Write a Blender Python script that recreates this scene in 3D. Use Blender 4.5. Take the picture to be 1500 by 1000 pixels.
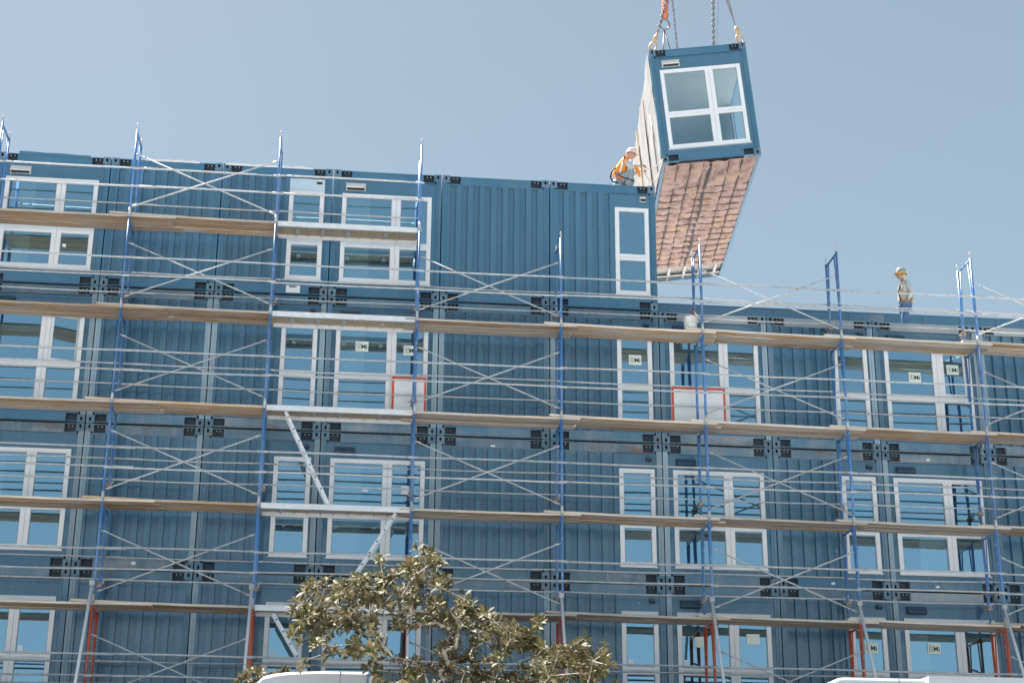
import bpy, math, random
from mathutils import Vector, Matrix
random.seed(7)
rad = math.radians
for o in list(bpy.data.objects): bpy.data.objects.remove(o)
scn = bpy.context.scene
C = scn.collection

# ------------------------------------------------------------------ camera, sky, sun
cam_d = bpy.data.cameras.new('camera'); cam = bpy.data.objects.new('camera', cam_d); C.objects.link(cam)
cam_d.sensor_width = 36; cam_d.lens = 2333.55/1500*36; cam_d.clip_end = 3000; cam_d.clip_start = 0.1
Rv = Vector((0.99404548, -0.10878322, 0.00630763)); Uv = Vector((-0.0424245, -0.33305128, 0.94195382)); Fv = Vector((0.100368, 0.93661254, 0.3356832))
M4 = Matrix.Identity(4)
for i in range(3):
    M4[i][0] = Rv[i]; M4[i][1] = Uv[i]; M4[i][2] = -Fv[i]
M4[0][3], M4[1][3], M4[2][3] = 5.5, -33.008, -3.418
cam.matrix_world = M4
scn.camera = cam

SUN_AZ, SUN_EL = rad(-38), rad(60)        # azimuth from +Y towards +X
world = bpy.data.worlds.new('World'); scn.world = world; world.use_nodes = True
nt = world.node_tree; bg = nt.nodes['Background']
sky = nt.nodes.new('ShaderNodeTexSky'); sky.sky_type = 'NISHITA'; sky.sun_disc = False
sky.sun_elevation = SUN_EL; sky.sun_rotation = SUN_AZ
sky.altitude = 0; sky.air_density = 1.0; sky.dust_density = 3.0; sky.ozone_density = 1.0
hz = nt.nodes.new('ShaderNodeMix'); hz.data_type = 'RGBA'; hz.inputs[0].default_value = 0.8     # thin even summer haze over the clear sky
nt.links.new(sky.outputs[0], hz.inputs[6]); 
wt = nt.nodes.new('ShaderNodeTexCoord'); wz = nt.nodes.new('ShaderNodeSeparateXYZ'); nt.links.new(wt.outputs['Generated'], wz.inputs[0])
wr = nt.nodes.new('ShaderNodeValToRGB'); nt.links.new(wz.outputs[2], wr.inputs[0])          # haze is brighter towards the horizon
for _ in range(2): wr.color_ramp.elements.new(.5)
for _e, (_p, _k) in zip(wr.color_ramp.elements, ((0.0, 1.42), (.30, 1.04), (.55, .88), (1.0, .6))): _e.position = _p; _e.color = (1.80*_k, 2.53*_k, 3.06*_k, 1)
nt.links.new(wr.outputs[0], hz.inputs[7]); nt.links.new(hz.outputs[2], bg.inputs[0]); bg.inputs[1].default_value = 0.05
sl = bpy.data.lights.new('sun', 'SUN'); sl.energy = 4.2; sl.angle = rad(0.5); sl.color = (1.0, 0.955, 0.90)
so = bpy.data.objects.new('sun', sl); C.objects.link(so)
sd = Vector((math.sin(SUN_AZ)*math.cos(SUN_EL), math.cos(SUN_AZ)*math.cos(SUN_EL), math.sin(SUN_EL)))
so.rotation_euler = sd.to_track_quat('Z', 'Y').to_euler(); so.location = (-40, 5, 60)
scn.view_settings.view_transform = 'Standard'; scn.view_settings.look = 'None'
scn.view_settings.exposure = 1.96; scn.view_settings.gamma = 1.0
try: scn.view_settings.use_curve_mapping = False
except Exception: pass

# ------------------------------------------------------------------ helpers
class MB:
    def __init__(s): s.v = []; s.f = []; s.m = []; s.sm = []
    def face(s, idx, m=0, smooth=False): s.f.append(tuple(idx)); s.m.append(m); s.sm.append(smooth)
    def quad(s, a, b, c, d, m=0):
        n = len(s.v); s.v += [tuple(a), tuple(b), tuple(c), tuple(d)]; s.face((n, n+1, n+2, n+3), m); return s
    def poly(s, pts, m=0):
        n = len(s.v); s.v += [tuple(p) for p in pts]; s.face(range(n, n+len(pts)), m); return s
    def box(s, x0, x1, y0, y1, z0, z1, m=0):
        n = len(s.v)
        s.v += [(x0,y0,z0),(x1,y0,z0),(x1,y1,z0),(x0,y1,z0),(x0,y0,z1),(x1,y0,z1),(x1,y1,z1),(x0,y1,z1)]
        for q in ((0,3,2,1),(4,5,6,7),(0,1,5,4),(1,2,6,5),(2,3,7,6),(3,0,4,7)): s.face([n+i for i in q], m)
        return s
    def tube(s, pts, r, n=8, m=0, caps=True):
        pts = [Vector(p) for p in pts]; rs = r if isinstance(r, (list, tuple)) else [r]*len(pts)
        base = len(s.v); up = None
        for i, p in enumerate(pts):
            d = (pts[min(i+1, len(pts)-1)] - pts[max(i-1, 0)]).normalized()
            if up is None:
                up = d.cross(Vector((0,0,1)) if abs(d.z) < .9 else Vector((1,0,0))).normalized()
            else:
                up = (up - d*up.dot(d)).normalized()
            w = d.cross(up)
            for k in range(n):
                a = 2*math.pi*k/n; q = p + (up*math.cos(a) + w*math.sin(a))*rs[i]; s.v.append(tuple(q))
        for i in range(len(pts)-1):
            for k in range(n):
                a = base+i*n+k; b = base+i*n+(k+1) % n
                s.face((a, b, b+n, a+n), m, True)
        if caps:
            s.face([base+k for k in range(n)][::-1], m); s.face([base+(len(pts)-1)*n+k for k in range(n)], m)
        return s
    def lathe(s, prof, n=16, m=0, c=(0,0,0)):
        base = len(s.v)
        for (r, z) in prof:
            for k in range(n):
                a = 2*math.pi*k/n; s.v.append((c[0]+r*math.cos(a), c[1]+r*math.sin(a), c[2]+z))
        for i in range(len(prof)-1):
            for k in range(n):
                a = base+i*n+k; b = base+i*n+(k+1) % n; s.face((a, b, b+n, a+n), m, True)
        return s
    def ell(s, c, rx, ry, rz, m=0, nu=12, nv=8):
        base = len(s.v)
        for j in range(nv+1):
            t = math.pi*j/nv
            for k in range(nu):
                a = 2*math.pi*k/nu
                s.v.append((c[0]+rx*math.sin(t)*math.cos(a), c[1]+ry*math.sin(t)*math.sin(a), c[2]+rz*math.cos(t)))
        for j in range(nv):
            for k in range(nu):
                a = base+j*nu+k; b = base+j*nu+(k+1) % nu; s.face((a, a+nu, b+nu, b), m, True)
        return s
    def plate_hole(s, x0, x1, z0, z1, y, hx, hz, rx, rz, depth, m=0, mh=1, n=16):
        cx, cz = hx, hz; outer = []; inner = []
        for k in range(n):
            a = 2*math.pi*k/n; dx, dz = math.cos(a), math.sin(a)
            tx = ((x1-cx)/dx if dx > 1e-6 else (x0-cx)/dx if dx < -1e-6 else 1e9)
            tz = ((z1-cz)/dz if dz > 1e-6 else (z0-cz)/dz if dz < -1e-6 else 1e9)
            t = min(tx, tz); outer.append((cx+dx*t, y, cz+dz*t)); inner.append((cx+rx*dx, y, cz+rz*dz))
        b = len(s.v); s.v += outer + inner + [(p[0], y+depth, p[2]) for p in inner]
        for k in range(n):
            j = (k+1) % n
            s.face((b+k, b+j, b+n+j, b+n+k), m); s.face((b+n+k, b+n+j, b+2*n+j, b+2*n+k), mh)
        s.face([b+2*n+k for k in range(n)], mh)
        # the four true corners
        for (X, Z) in ((x0,z0),(x1,z0),(x1,z1),(x0,z1)):
            ang = math.atan2(Z-cz, X-cx) % (2*math.pi); k = int(ang/(2*math.pi/n)) % n
            q = len(s.v); s.v.append((X, y, Z)); s.face((b+k, q, b+(k+1) % n), m)
        return s
    def mesh(s, name, mats):
        me = bpy.data.meshes.new(name); me.from_pydata(s.v, [], s.f)
        for m in mats: me.materials.append(m)
        me.polygons.foreach_set('material_index', s.m); me.polygons.foreach_set('use_smooth', s.sm); me.update()
        return me

def obj(name, me, parent=None, loc=(0,0,0), rot=(0,0,0)):
    o = bpy.data.objects.new(name, me); C.objects.link(o); o.location = loc; o.rotation_euler = rot
    if parent: o.parent = parent
    return o
def build(mb, name, mats, parent=None, loc=(0,0,0), rot=(0,0,0)):
    return obj(name, mb.mesh(name, mats if isinstance(mats, list) else [mats]), parent, loc, rot)
def tag(o, label, cat, group=None):
    o['label'] = label; o['category'] = cat
    if group: o['group'] = group
    return o
def thing(name, label, cat, loc=(0,0,0), rot=(0,0,0), group=None):
    return tag(obj(name, None, None, loc, rot), label, cat, group)
def struct(o): o['kind'] = 'structure'; return o
def text_mesh(txt, size, mat, name='lettering', bold=0.0):
    cu = bpy.data.curves.new('t', 'FONT'); cu.body = txt; cu.size = size; cu.align_x = 'CENTER'; cu.align_y = 'CENTER'
    cu.offset = bold; cu.extrude = 0.0015
    o = bpy.data.objects.new('t', cu); C.objects.link(o)
    dg = bpy.context.evaluated_depsgraph_get(); me = bpy.data.meshes.new_from_object(o.evaluated_get(dg))
    bpy.data.objects.remove(o); me.name = name; me.materials.clear(); me.materials.append(mat)
    me.transform(Matrix.Rotation(rad(90), 4, 'X')); return me
def skin_mesh(pts, edges, sub=2):
    me = bpy.data.meshes.new('sk'); me.from_pydata([p[:3] for p in pts], edges, []); o = bpy.data.objects.new('sk', me); C.objects.link(o)
    md = o.modifiers.new('s', 'SKIN'); md.use_smooth_shade = True
    if not me.skin_vertices: raise RuntimeError('no skin layer')
    for i, p in enumerate(pts):
        sv = me.skin_vertices[0].data[i]; r = p[3]; sv.radius = r if isinstance(r, tuple) else (r, r); sv.use_root = (i == 0)
    ss = o.modifiers.new('u', 'SUBSURF'); ss.levels = sub; ss.render_levels = sub
    dg = bpy.context.evaluated_depsgraph_get(); out = bpy.data.meshes.new_from_object(o.evaluated_get(dg))
    bpy.data.objects.remove(o)
    v = [tuple(x.co) for x in out.vertices]; f = [tuple(p.vertices) for p in out.polygons]
    bpy.data.meshes.remove(out); return v, f
def add_raw(mb, vf, m=0):
    b = len(mb.v); mb.v += vf[0]
    for f in vf[1]: mb.face([b+i for i in f], m, True)

# ------------------------------------------------------------------ materials
def new_mat(name):
    m = bpy.data.materials.new(name); m.use_nodes = True
    return m, m.node_tree.nodes, m.node_tree.links, m.node_tree.nodes['Principled BSDF']
def ramp(N, stops):
    r = N.new('ShaderNodeValToRGB'); e = r.color_ramp.elements
    while len(e) < len(stops): e.new(0.5)
    for i, (p, c) in enumerate(stops): e[i].position = p; e[i].color = (*c, 1) if len(c) == 3 else c
    return r
def coords(N, L, scale=(1,1,1), rnd=True):
    tc = N.new('ShaderNodeTexCoord'); mp = N.new('ShaderNodeMapping'); mp.inputs['Scale'].default_value = scale
    if rnd:
        oi = N.new('ShaderNodeObjectInfo'); vm = N.new('ShaderNodeVectorMath'); vm.operation = 'MULTIPLY_ADD'
        cx = N.new('ShaderNodeCombineXYZ')
        for k in range(3): L.new(oi.outputs['Random'], cx.inputs[k])
        L.new(cx.outputs[0], vm.inputs[0]); vm.inputs[1].default_value = (37, 91, 53); L.new(tc.outputs['Object'], vm.inputs[2])
        L.new(vm.outputs[0], mp.inputs[0])
    else: L.new(tc.outputs['Object'], mp.inputs[0])
    return mp
def noise(N, L, mp, scale, detail=4, rough=.55):
    n = N.new('ShaderNodeTexNoise'); n.inputs['Scale'].default_value = scale; n.inputs['Detail'].default_value = detail
    n.inputs['Roughness'].default_value = rough; L.new(mp.outputs[0], n.inputs['Vector']); return n
def mixc(N, L, fac, a, b, blend='MIX'):
    x = N.new('ShaderNodeMix'); x.data_type = 'RGBA'; x.blend_type = blend
    for sock, val in ((x.inputs[0], fac), (x.inputs[6], a), (x.inputs[7], b)):
        if hasattr(val, 'links') or hasattr(val, 'is_linked'): L.new(val, sock)
        elif isinstance(val, tuple): sock.default_value = (*val, 1)
        else: sock.default_value = val
    return x.outputs[2]
def rndval(N, L, lo, hi):
    oi = N.new('ShaderNodeObjectInfo'); mr = N.new('ShaderNodeMapRange'); mr.inputs[3].default_value = lo; mr.inputs[4].default_value = hi
    L.new(oi.outputs['Random'], mr.inputs[0]); return mr.outputs[0]
def tint(N, L, col, lo, hi):
    v = rndval(N, L, lo, hi); hs = N.new('ShaderNodeHueSaturation'); L.new(v, hs.inputs['Value'])
    if isinstance(col, tuple): hs.inputs['Color'].default_value = (*col, 1)
    else: L.new(col, hs.inputs['Color'])
    return hs.outputs[0]

def paint(name, col, rough=.45, lo=.9, hi=1.1, stain=0.0, stain_col=(.16,.09,.055), dust=.25, dustcol=(.3,.33,.35), chips=0.0, spec=.5):
    m, N, L, P = new_mat(name)
    mp = coords(N, L, (1, 1, .35)); base = tint(N, L, col, lo, hi)
    n1 = noise(N, L, mp, 2.2, 6); r1 = ramp(N, [(.42, (0,0,0)), (.75, (dust,)*3)]); L.new(n1.outputs[0], r1.inputs[0])
    mps = coords(N, L, (9, 9, .45)); ns = noise(N, L, mps, 1.6, 5); rs = ramp(N, [(.5, (0,0,0)), (.78, (dust*.8,)*3)]); L.new(ns.outputs[0], rs.inputs[0])   # dust streaks down the sheet
    base = mixc(N, L, rs.outputs[0], base, dustcol)
    mpk = coords(N, L, (1, 1, 1)); nk = noise(N, L, mpk, 9, 2); rk = ramp(N, [(.735, (0,0,0)), (.76, (dust*1.5,)*3)]); L.new(nk.outputs[0], rk.inputs[0])     # splashes
    base = mixc(N, L, rk.outputs[0], base, (.5, .55, .58))
    c = mixc(N, L, r1.outputs[0], base, dustcol)
    if stain > 0:
        mp2 = coords(N, L, (.8, 1, 3)); n2 = noise(N, L, mp2, 1.7, 8, .65)
        r2 = ramp(N, [(.66-.12*stain, (0,0,0)), (.74, (min(1, .9*stain+.2),)*3)]); L.new(n2.outputs[0], r2.inputs[0])
        c = mixc(N, L, r2.outputs[0], c, stain_col)
        n3 = noise(N, L, mp2, 1.1, 5); r3 = ramp(N, [(.55, (0,0,0)), (.68, (.6*stain,)*3)]); L.new(n3.outputs[0], r3.inputs[0])
        c = mixc(N, L, r3.outputs[0], c, (.3,.33,.34))
    if chips > 0:
        mp3 = coords(N, L, (1,1,1)); n4 = noise(N, L, mp3, 14, 3); r4 = ramp(N, [(.7-.1*chips, (0,0,0)), (.74-.1*chips, (1,1,1))])
        L.new(n4.outputs[0], r4.inputs[0]); c = mixc(N, L, r4.outputs[0], c, (.55,.56,.56))
    L.new(c, P.inputs['Base Color']); P.inputs['Roughness'].default_value = rough; P.inputs['Specular IOR Level'].default_value = spec
    if spec > .5: P.inputs['Coat Weight'].default_value = .6; P.inputs['Coat Roughness'].default_value = rough; P.inputs['Coat IOR'].default_value = 1.6
    b = N.new('ShaderNodeBump'); b.inputs['Strength'].default_value = .06; b.inputs['Distance'].default_value = .02
    L.new(n1.outputs[0], b.inputs['Height']); L.new(b.outputs[0], P.inputs['Normal'])
    return m
def plain(name, col, rough=.5, metal=0.0, lo=1.0, hi=1.0, var=.12, scale=6):
    m, N, L, P = new_mat(name)
    mp = coords(N, L); n1 = noise(N, L, mp, scale, 5)
    d = tuple(c*(1-var*1.6) for c in col); l = tuple(min(1, c*(1+var)) for c in col)
    r = ramp(N, [(.3, d), (.7, l)]); L.new(n1.outputs[0], r.inputs[0])
    c = tint(N, L, r.outputs[0], lo, hi); L.new(c, P.inputs['Base Color'])
    P.inputs['Roughness'].default_value = rough; P.inputs['Metallic'].default_value = metal
    return m

M = {}
M['panel'] = paint('panel_paint', (.037, .119, .194), .2, .86, 1.14, dust=.2, dustcol=(.13,.24,.33), spec=1.0)
M['panel_top'] = paint('panel_paint_clean', (.048, .143, .228), .24, .9, 1.1, dust=.14, dustcol=(.15,.26,.35), spec=.9)
M['rail'] = paint('rail_paint', (.078, .18, .262), .5, .85, 1.15, stain=.5, dust=.4)
M['rail_stained'] = paint('rail_paint_stained', (.11, .195, .26), .6, .8, 1.1, stain=1.0, dust=.6)
M['rail_clean'] = paint('rail_paint_clean', (.05, .155, .25), .45, .95, 1.05, dust=.12)
M['rail_pale'] = paint('rail_paint_pale', (.27, .33, .37), .55, .9, 1.1, stain=.3, dust=.5, dustcol=(.4,.43,.44))
M['post'] = paint('post_paint', (.085, .185, .27), .5, .85, 1.15, stain=.15, dust=.3)
M['post_light'] = paint('post_paint_light', (.25, .36, .43), .5, .8, 1.2, stain=.2, dust=.4)
M['cast'] = paint('casting_paint', (.08, .165, .235), .55, .85, 1.15, stain=.8, dust=.3)
M['dark'] = plain('dark_recess', (.012, .016, .022), .8)
M['pocket'] = plain('pocket_dark', (.03, .045, .062), .7)
M['gap'] = plain('gap_shade', (.012, .012, .014), .9)
M['hole_light'] = plain('hole_light_pale', (.7, .72, .72), .4)
M['pvc'] = plain('white_pvc', (.74, .75, .76), .35, var=.03, scale=3)
M['pvcgap'] = plain('gasket_grey', (.35, .36, .38), .6)
M['vent'] = plain('vent_dark_blue', (.035, .075, .125), .5)
M['vent_beige'] = plain('vent_beige', (.72, .68, .6), .5, var=.05)
M['vent_slot'] = plain('vent_slot', (.02, .03, .045), .7)
M['plaster'] = plain('interior_plaster', (.72, .72, .70), .8, var=.04, scale=2)
M['blind'] = plain('interior_partition', (.62, .68, .66), .8, var=.05)
M['floor_in'] = plain('interior_floor', (.3, .28, .25), .7)
M['roofing'] = plain('roof_sheet', (.35, .38, .4), .6)
M['wrapfilm'] = plain('film_pale_blue', (.50, .62, .70), .3, var=.05)
M['sblue'] = paint('scaffold_blue', (.055, .19, .44), .4, .8, 1.2, dust=.25, dustcol=(.45,.5,.55), chips=.55)
M['sred'] = paint('scaffold_orange', (.50, .085, .035), .45, .85, 1.15, dust=.25, dustcol=(.5,.3,.22), chips=.2)
M['galv'] = plain('galvanised_tube', (.52, .535, .54), .58, .15, .82, 1.08, var=.12, scale=9)
M['galv_d'] = plain('galvanised_dull', (.45, .45, .44), .5, .2, .8, 1.1)
M['rusty'] = plain('rusty_clamp', (.30, .235, .20), .7, .2, .8, 1.2, var=.4, scale=20)
M['alu'] = plain('aluminium', (.72, .73, .74), .38, .2, .95, 1.05, var=.06)
M['chain'] = plain('steel_chain', (.2, .2, .22), .45, .5)
M['shackle'] = plain('shackle_tan', (.55, .36, .2), .55, .1)
M['orange'] = plain('orange_paint', (.75, .16, .035), .45)
M['tape'] = plain('orange_tape', (.62, .10, .045), .5, var=.1)
M['board'] = plain('white_board', (.76, .77, .78), .5, var=.03)
M['paper'] = plain('sticker_paper', (.70, .76, .68), .6, var=.03)
M['ink'] = plain('sticker_ink', (.02, .05, .05), .6)
M['plan'] = plain('plan_paper', (.62, .70, .74), .6, var=.05)
M['bucket'] = plain('bucket_plastic', (.7, .7, .67), .5, var=.12, scale=10)
M['concrete'] = plain('concrete', (.38, .37, .35), .85, var=.15, scale=1.5)

def wood(name, c1, c2, c3):
    m, N, L, P = new_mat(name)
    mp = coords(N, L, (.5, 7, 7)); n = noise(N, L, mp, 2.5, 8, .6)
    r = ramp(N, [(.25, c1), (.5, c2), (.72, c3)]); L.new(n.outputs[0], r.inputs[0])
    mp2 = coords(N, L, (1,1,1)); n2 = noise(N, L, mp2, 1.3, 5); r2 = ramp(N, [(.45, (0,0,0)), (.62, (.75,)*3)]); L.new(n2.outputs[0], r2.inputs[0])
    c = mixc(N, L, r2.outputs[0], r.outputs[0], (.50, .44, .38))
    v = tint(N, L, c, .72, 1.2); L.new(v, P.inputs['Base Color']); P.inputs['Roughness'].default_value = .8
    b = N.new('ShaderNodeBump'); b.inputs['Strength'].default_value = .35; b.inputs['Distance'].default_value = .01; L.new(n.outputs[0], b.inputs['Height']); L.new(b.outputs[0], P.inputs['Normal'])
    return m
M['wood_tan'] = wood('plank_tan', (.22, .125, .065), (.49, .31, .175), (.62, .44, .29))
M['wood_grey'] = wood('plank_grey', (.29, .23, .18), (.50, .415, .33), (.62, .535, .445))
M['wood_edge'] = wood('plank_edge', (.34, .27, .21), (.62, .53, .43), (.76, .69, .60))
M['wood_gold'] = wood('plank_gold', (.25, .145, .075), (.54, .355, .21), (.66, .49, .33))
M['ply'] = wood('plywood', (.36, .26, .16), (.52, .4, .27), (.58, .47, .34))

def glass(name, refl, gcol, tcol):
    m, N, L, P = new_mat(name); N.remove(P)
    g = N.new('ShaderNodeBsdfGlossy'); g.inputs['Roughness'].default_value = 0.0; g.inputs['Color'].default_value = (*gcol, 1)
    t = N.new('ShaderNodeBsdfTransparent'); t.inputs['Color'].default_value = (*tcol, 1)
    mx = N.new('ShaderNodeMixShader'); mx.inputs[0].default_value = refl
    mp = coords(N, L); n = noise(N, L, mp, .8, 2); b = N.new('ShaderNodeBump'); b.inputs['Strength'].default_value = .03; b.inputs['Distance'].default_value = .05
    L.new(n.outputs[0], b.inputs['Height']); L.new(b.outputs[0], g.inputs['Normal'])
    L.new(t.outputs[0], mx.inputs[1]); L.new(g.outputs[0], mx.inputs[2]); L.new(mx.outputs[0], N['Material Output'].inputs[0])
    return m
M['glass'] = glass('window_glass', .62, (.54, .84, 1.0), (.55, .64, .64))
M['glass_clear'] = glass('clear_glass', .36, (.6, .88, 1.0), (.74, .84, .84))

# ------------------------------------------------------------------ the setting: ground, street, terrace
P = 2.47; H = 3.0946; GZ = -3.1
def ground():
    mb = MB(); ys = [-420, -120, -60, -40, -27, -23, -19, -15, -11, -7, -3, 4, 12, 60, 160, 420]
    def gz(y): return -5.05 if y <= -27 else GZ if y >= -15 else -5.05+(GZ+5.05)*(y+27)/12
    xs = [-420, -120, -50, -20, -8, 0, 8, 16, 26, 50, 120, 420]
    for y in ys:
        for x in xs: mb.v.append((x, y, gz(y)))
    n = len(xs)
    for j in range(len(ys)-1):
        for i in range(n-1): mb.face((j*n+i, j*n+i+1, (j+1)*n+i+1, (j+1)*n+i), 0, True)
    g = struct(build(mb, 'ground', plain('ground_concrete', (.50, .51, .52), .9, var=.2, scale=.3)))
    mb = MB(); mb.quad((-420, -13.5, GZ+.004), (420, -13.5, GZ+.004), (420, -5.6, GZ+.004), (-420, -5.6, GZ+.004))
    struct(build(mb, 'street', plain('asphalt', (.055, .055, .058), .9, var=.25, scale=3)))
    mb = MB(); mb.box(-30, 34, -2.9, 9, GZ-.5, -.01); mb.box(-30, 34, -3.02, -2.9, GZ-.5, .07)
    struct(build(mb, 'terrace', plain('terrace_asphalt', (.18, .18, .185), .9, var=.2, scale=2)))
    mb = MB(); mb.box(-420, 420, -5.6, -5.45, GZ-.3, GZ+.13); mb.box(-420, 420, -5.45, -3.02, GZ-.3, GZ+.12)
    struct(build(mb, 'pavement', M['concrete']))
ground()

# ------------------------------------------------------------------ modules
DEPTH = 6.06
MESH = {}
def cached(key, fn):
    if key not in MESH: MESH[key] = fn()
    return MESH[key]
X0, X1 = .012, P-.012
def frame_mesh(rail_b, rail_t, post_l, post_r):
    mb = MB()  # mats: 0 bottom rail,1 top rail,2 left post,3 right post,4 seam shade
    for (xa, xb, m, off, off2) in ((X0, .07, 2, 0, .0), (.07, .125, 2, .014, 0), (P-.125, P-.07, 3, .014, 0), (P-.07, X1, 3, 0, 0)):
        mb.box(xa, xb, off, .16, .182, 2.912, m)
    for (z0, z1, m) in ((.026, .24, 0), (2.875, 3.072, 1)):
        mb.box(.435, P-.435, .012, .13, z0, z1, m)
        mb.box(.435, P-.435, .004, .012, z0+.012 if m == 0 else z1-.03, z0+.03 if m == 0 else z1-.012, m)   # lip of the channel
    for xa, xb in ((.172, .435), (P-.435, P-.172)):
        mb.box(xa, xb, .012, .13, .205, .24, 0); mb.box(xa, xb, .012, .13, .03, .045, 0)
        mb.box(xa, xb, .012, .13, 3.062, 3.078, 1); mb.box(xa, xb, .012, .13, 2.875, 2.888, 1)
        s = .012
        for (q0, q1) in ((xa, xa+s), (xb-s, xb)):
            mb.box(q0, q1, .013, .129, .045, .205, 0); mb.box(q0, q1, .013, .129, 2.888, 3.062, 1)
    mb.box(.19, P-.19, .09, .16, .004, 3.09, 4) if False else None
    mb.box(.435, P-.435, .06, .12, .0, .026, 4); mb.box(.435, P-.435, .06, .12, 3.072, 3.094, 4)  # near-black strips paint the seam shade along the bottom and top rails
    return mb.mesh('frame', [M[rail_b], M[rail_t], M[post_l], M[post_r], M['gap']])
def casting_mesh(top, right):
    mb = MB(); x0, x1 = (X0, .172) if not right else (P-.172, X1)
    z0, z1 = (2.912, 3.088) if top else (.006, .182)
    cx = .092 if not right else P-.092; cz = 3.018 if top else .088
    mb.plate_hole(x0, x1, z0, z1, -.004, cx, cz, .026, .042, .09, 0, 1)
    # sides
    for q in (((x0,-.004,z0),(x0,.15,z0),(x0,.15,z1),(x0,-.004,z1)), ((x1,-.004,z0),(x1,-.004,z1),(x1,.15,z1),(x1,.15,z0)),
              ((x0,-.004,z1),(x0,.15,z1),(x1,.15,z1),(x1,-.004,z1)), ((x0,-.004,z0),(x1,-.004,z0),(x1,.15,z0),(x0,.15,z0))): mb.quad(*q)
    return mb.mesh('corner_casting', [M['cast'], M['dark']])
def pocket_mesh(top, right):
    mb = MB(); x0, x1 = (.184, .423) if not right else (P-.423, P-.184)
    z0, z1 = (2.888, 3.062) if top else (.045, .205)
    y0, y1 = .03, .128
    mb.quad((x0,y1,z0),(x1,y1,z0),(x1,y1,z1),(x0,y1,z1)); mb.quad((x0,y0,z0+.001),(x0,y1,z0+.001),(x1,y1,z0+.001),(x1,y0,z0+.001)); mb.quad((x0,y0,z1-.001),(x1,y0,z1-.001),(x1,y1,z1-.001),(x0,y1,z1-.001))
    if top:
        for t in (.36, .7):
            cx = x0+(x1-x0)*t; mb.ell((cx, .05, z1-.03), .013, .02, .012, 1, 8, 5)  # pale beads stand in for sunlight coming through two small holes
    return mb.mesh('fork_pocket', [M['pocket'], M['hole_light']])
def corr_mesh(x0, x1, mat):
    mb = MB(); prof = []; pitch = .266; x = x0
    yo, yi = .022, .088
    prof.append((x0, yo))
    x = x0 + .06
    while x < x1-.03:
        for dx, y in ((0, yo), (.012, yi), (.133, yi), (.145, yo)):
            if x+dx < x1-.012: prof.append((x+dx, y))
        x += pitch
    prof.append((x1, prof[-1][1]))
    z0, z1 = .24, 2.855
    for (a, b) in zip(prof[:-1], prof[1:]):
        mb.quad((a[0],a[1],z0),(b[0],b[1],z0),(b[0],b[1],z1),(a[0],a[1],z1))
    mb.box(x0, x1, .016, .1, 2.855, 2.875); 
    return mb.mesh('corrugated_panel', [M[mat]])
def flat_mesh(x0, x1, wx0, wx1, mat, wz0=.37, wz1=2.51, film=False):
    mb = MB(); y0, y1 = .03, .09
    mb.box(x0, wx0, y0, y1, .24, 2.84); mb.box(wx1, x1, y0, y1, .24, 2.84)
    mb.box(wx0, wx1, y0, y1, .24, wz0); mb.box(wx0, wx1, y0, y1, wz1, 2.84, 1 if film else 0)
    mb.box(x0, x1, .05, y1, 2.84, 2.875)                     # shadow groove above the panel
    for xa in (x0, x1-.012): mb.box(xa, xa+.012, y0-.008, y0, .27, 2.84)
    mb.box(x0+.012, x1-.012, y0-.008, y0, 2.826, 2.838)
    return mb.mesh('end_panel', [M[mat], M['wrapfilm']])
def window_frame(x0, x1, mull, z0=.37, z1=2.51, tr=(1.205, 1.355)):
    mb = MB(); b = .092; y0, y1 = -.006, .07
    mb.box(x0, x0+b, y0, y1, z0, z1); mb.box(x1-b, x1, y0, y1, z0, z1)
    mb.box(x0+b, x1-b, y0+.002, y1, z0, z0+b); mb.box(x0+b, x1-b, y0+.002, y1, z1-b, z1)
    xs = [(x0+b, x1-b)]
    if mull:
        m0, m1 = mull; mid = (m0+m1)/2
        mb.box(m0, mid-.004, y0+.001, y1, z0+b, z1-b); mb.box(mid+.004, m1, y0+.001, y1, z0+b, z1-b); mb.box(mid-.004, mid+.004, y0+.012, y1, z0+b, z1-b, 1)
        xs = [(x0+b, m0), (m1, x1-b)]
    for xa, xb in xs:
        mb.box(xa, xb, y0+.004, y1, tr[0], (tr[0]+tr[1])/2-.003); mb.box(xa, xb, y0+.004, y1, (tr[0]+tr[1])/2+.003, tr[1])
        for (za, zb) in ((z0+b, tr[0]), (tr[1], z1-b)):       # grey glazing gasket line round each pane
            g = .012
            mb.box(xa, xa+g, .012, .05, za, zb, 1); mb.box(xb-g, xb, .012, .05, za, zb, 1)
            mb.box(xa+g, xb-g, .012, .05, za, za+g, 1); mb.box(xa+g, xb-g, .012, .05, zb-g, zb, 1)
    mb.box(x0-.02, x1+.02, y0-.03, y0+.03, z0-.025, z0-.002)   # sill
    return mb.mesh('window', [M['pvc'], M['pvcgap']]), xs
def pane_mesh(xa, xb, za, zb, mat='glass', y=.03):
    return MB().quad((xa,y,za),(xb,y,za),(xb,y,zb),(xa,y,zb)).mesh('pane', [M[mat]])
def vent_wide(mat):
    mb = MB(); x0, x1, z0, z1 = .315, .73, 2.605, 2.765
    pts = [(.03, z1), (-.03, z1-.02), (-.10, z0+.04), (-.10, z0+.012), (.03, z0+.012)]
    n = len(mb.v)
    for x in (x0, x1):
        for (y, z) in pts: mb.v.append((x, y, z))
    k = len(pts)
    for i in range(k): mb.face((n+i, n+(i+1) % k, n+k+(i+1) % k, n+k+i))
    mb.face([n+i for i in range(k)][::-1]); mb.face([n+k+i for i in range(k)])
    mb.box(x0+.015, x1-.015, -.085, .02, z0, z0+.012, 1)
    mb.box(x0-.015, x1+.015, .018, .03, z0-.01, z1+.015, 0)
    return mb.mesh('vent_hood', [M[mat], M['vent_slot']])
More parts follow.
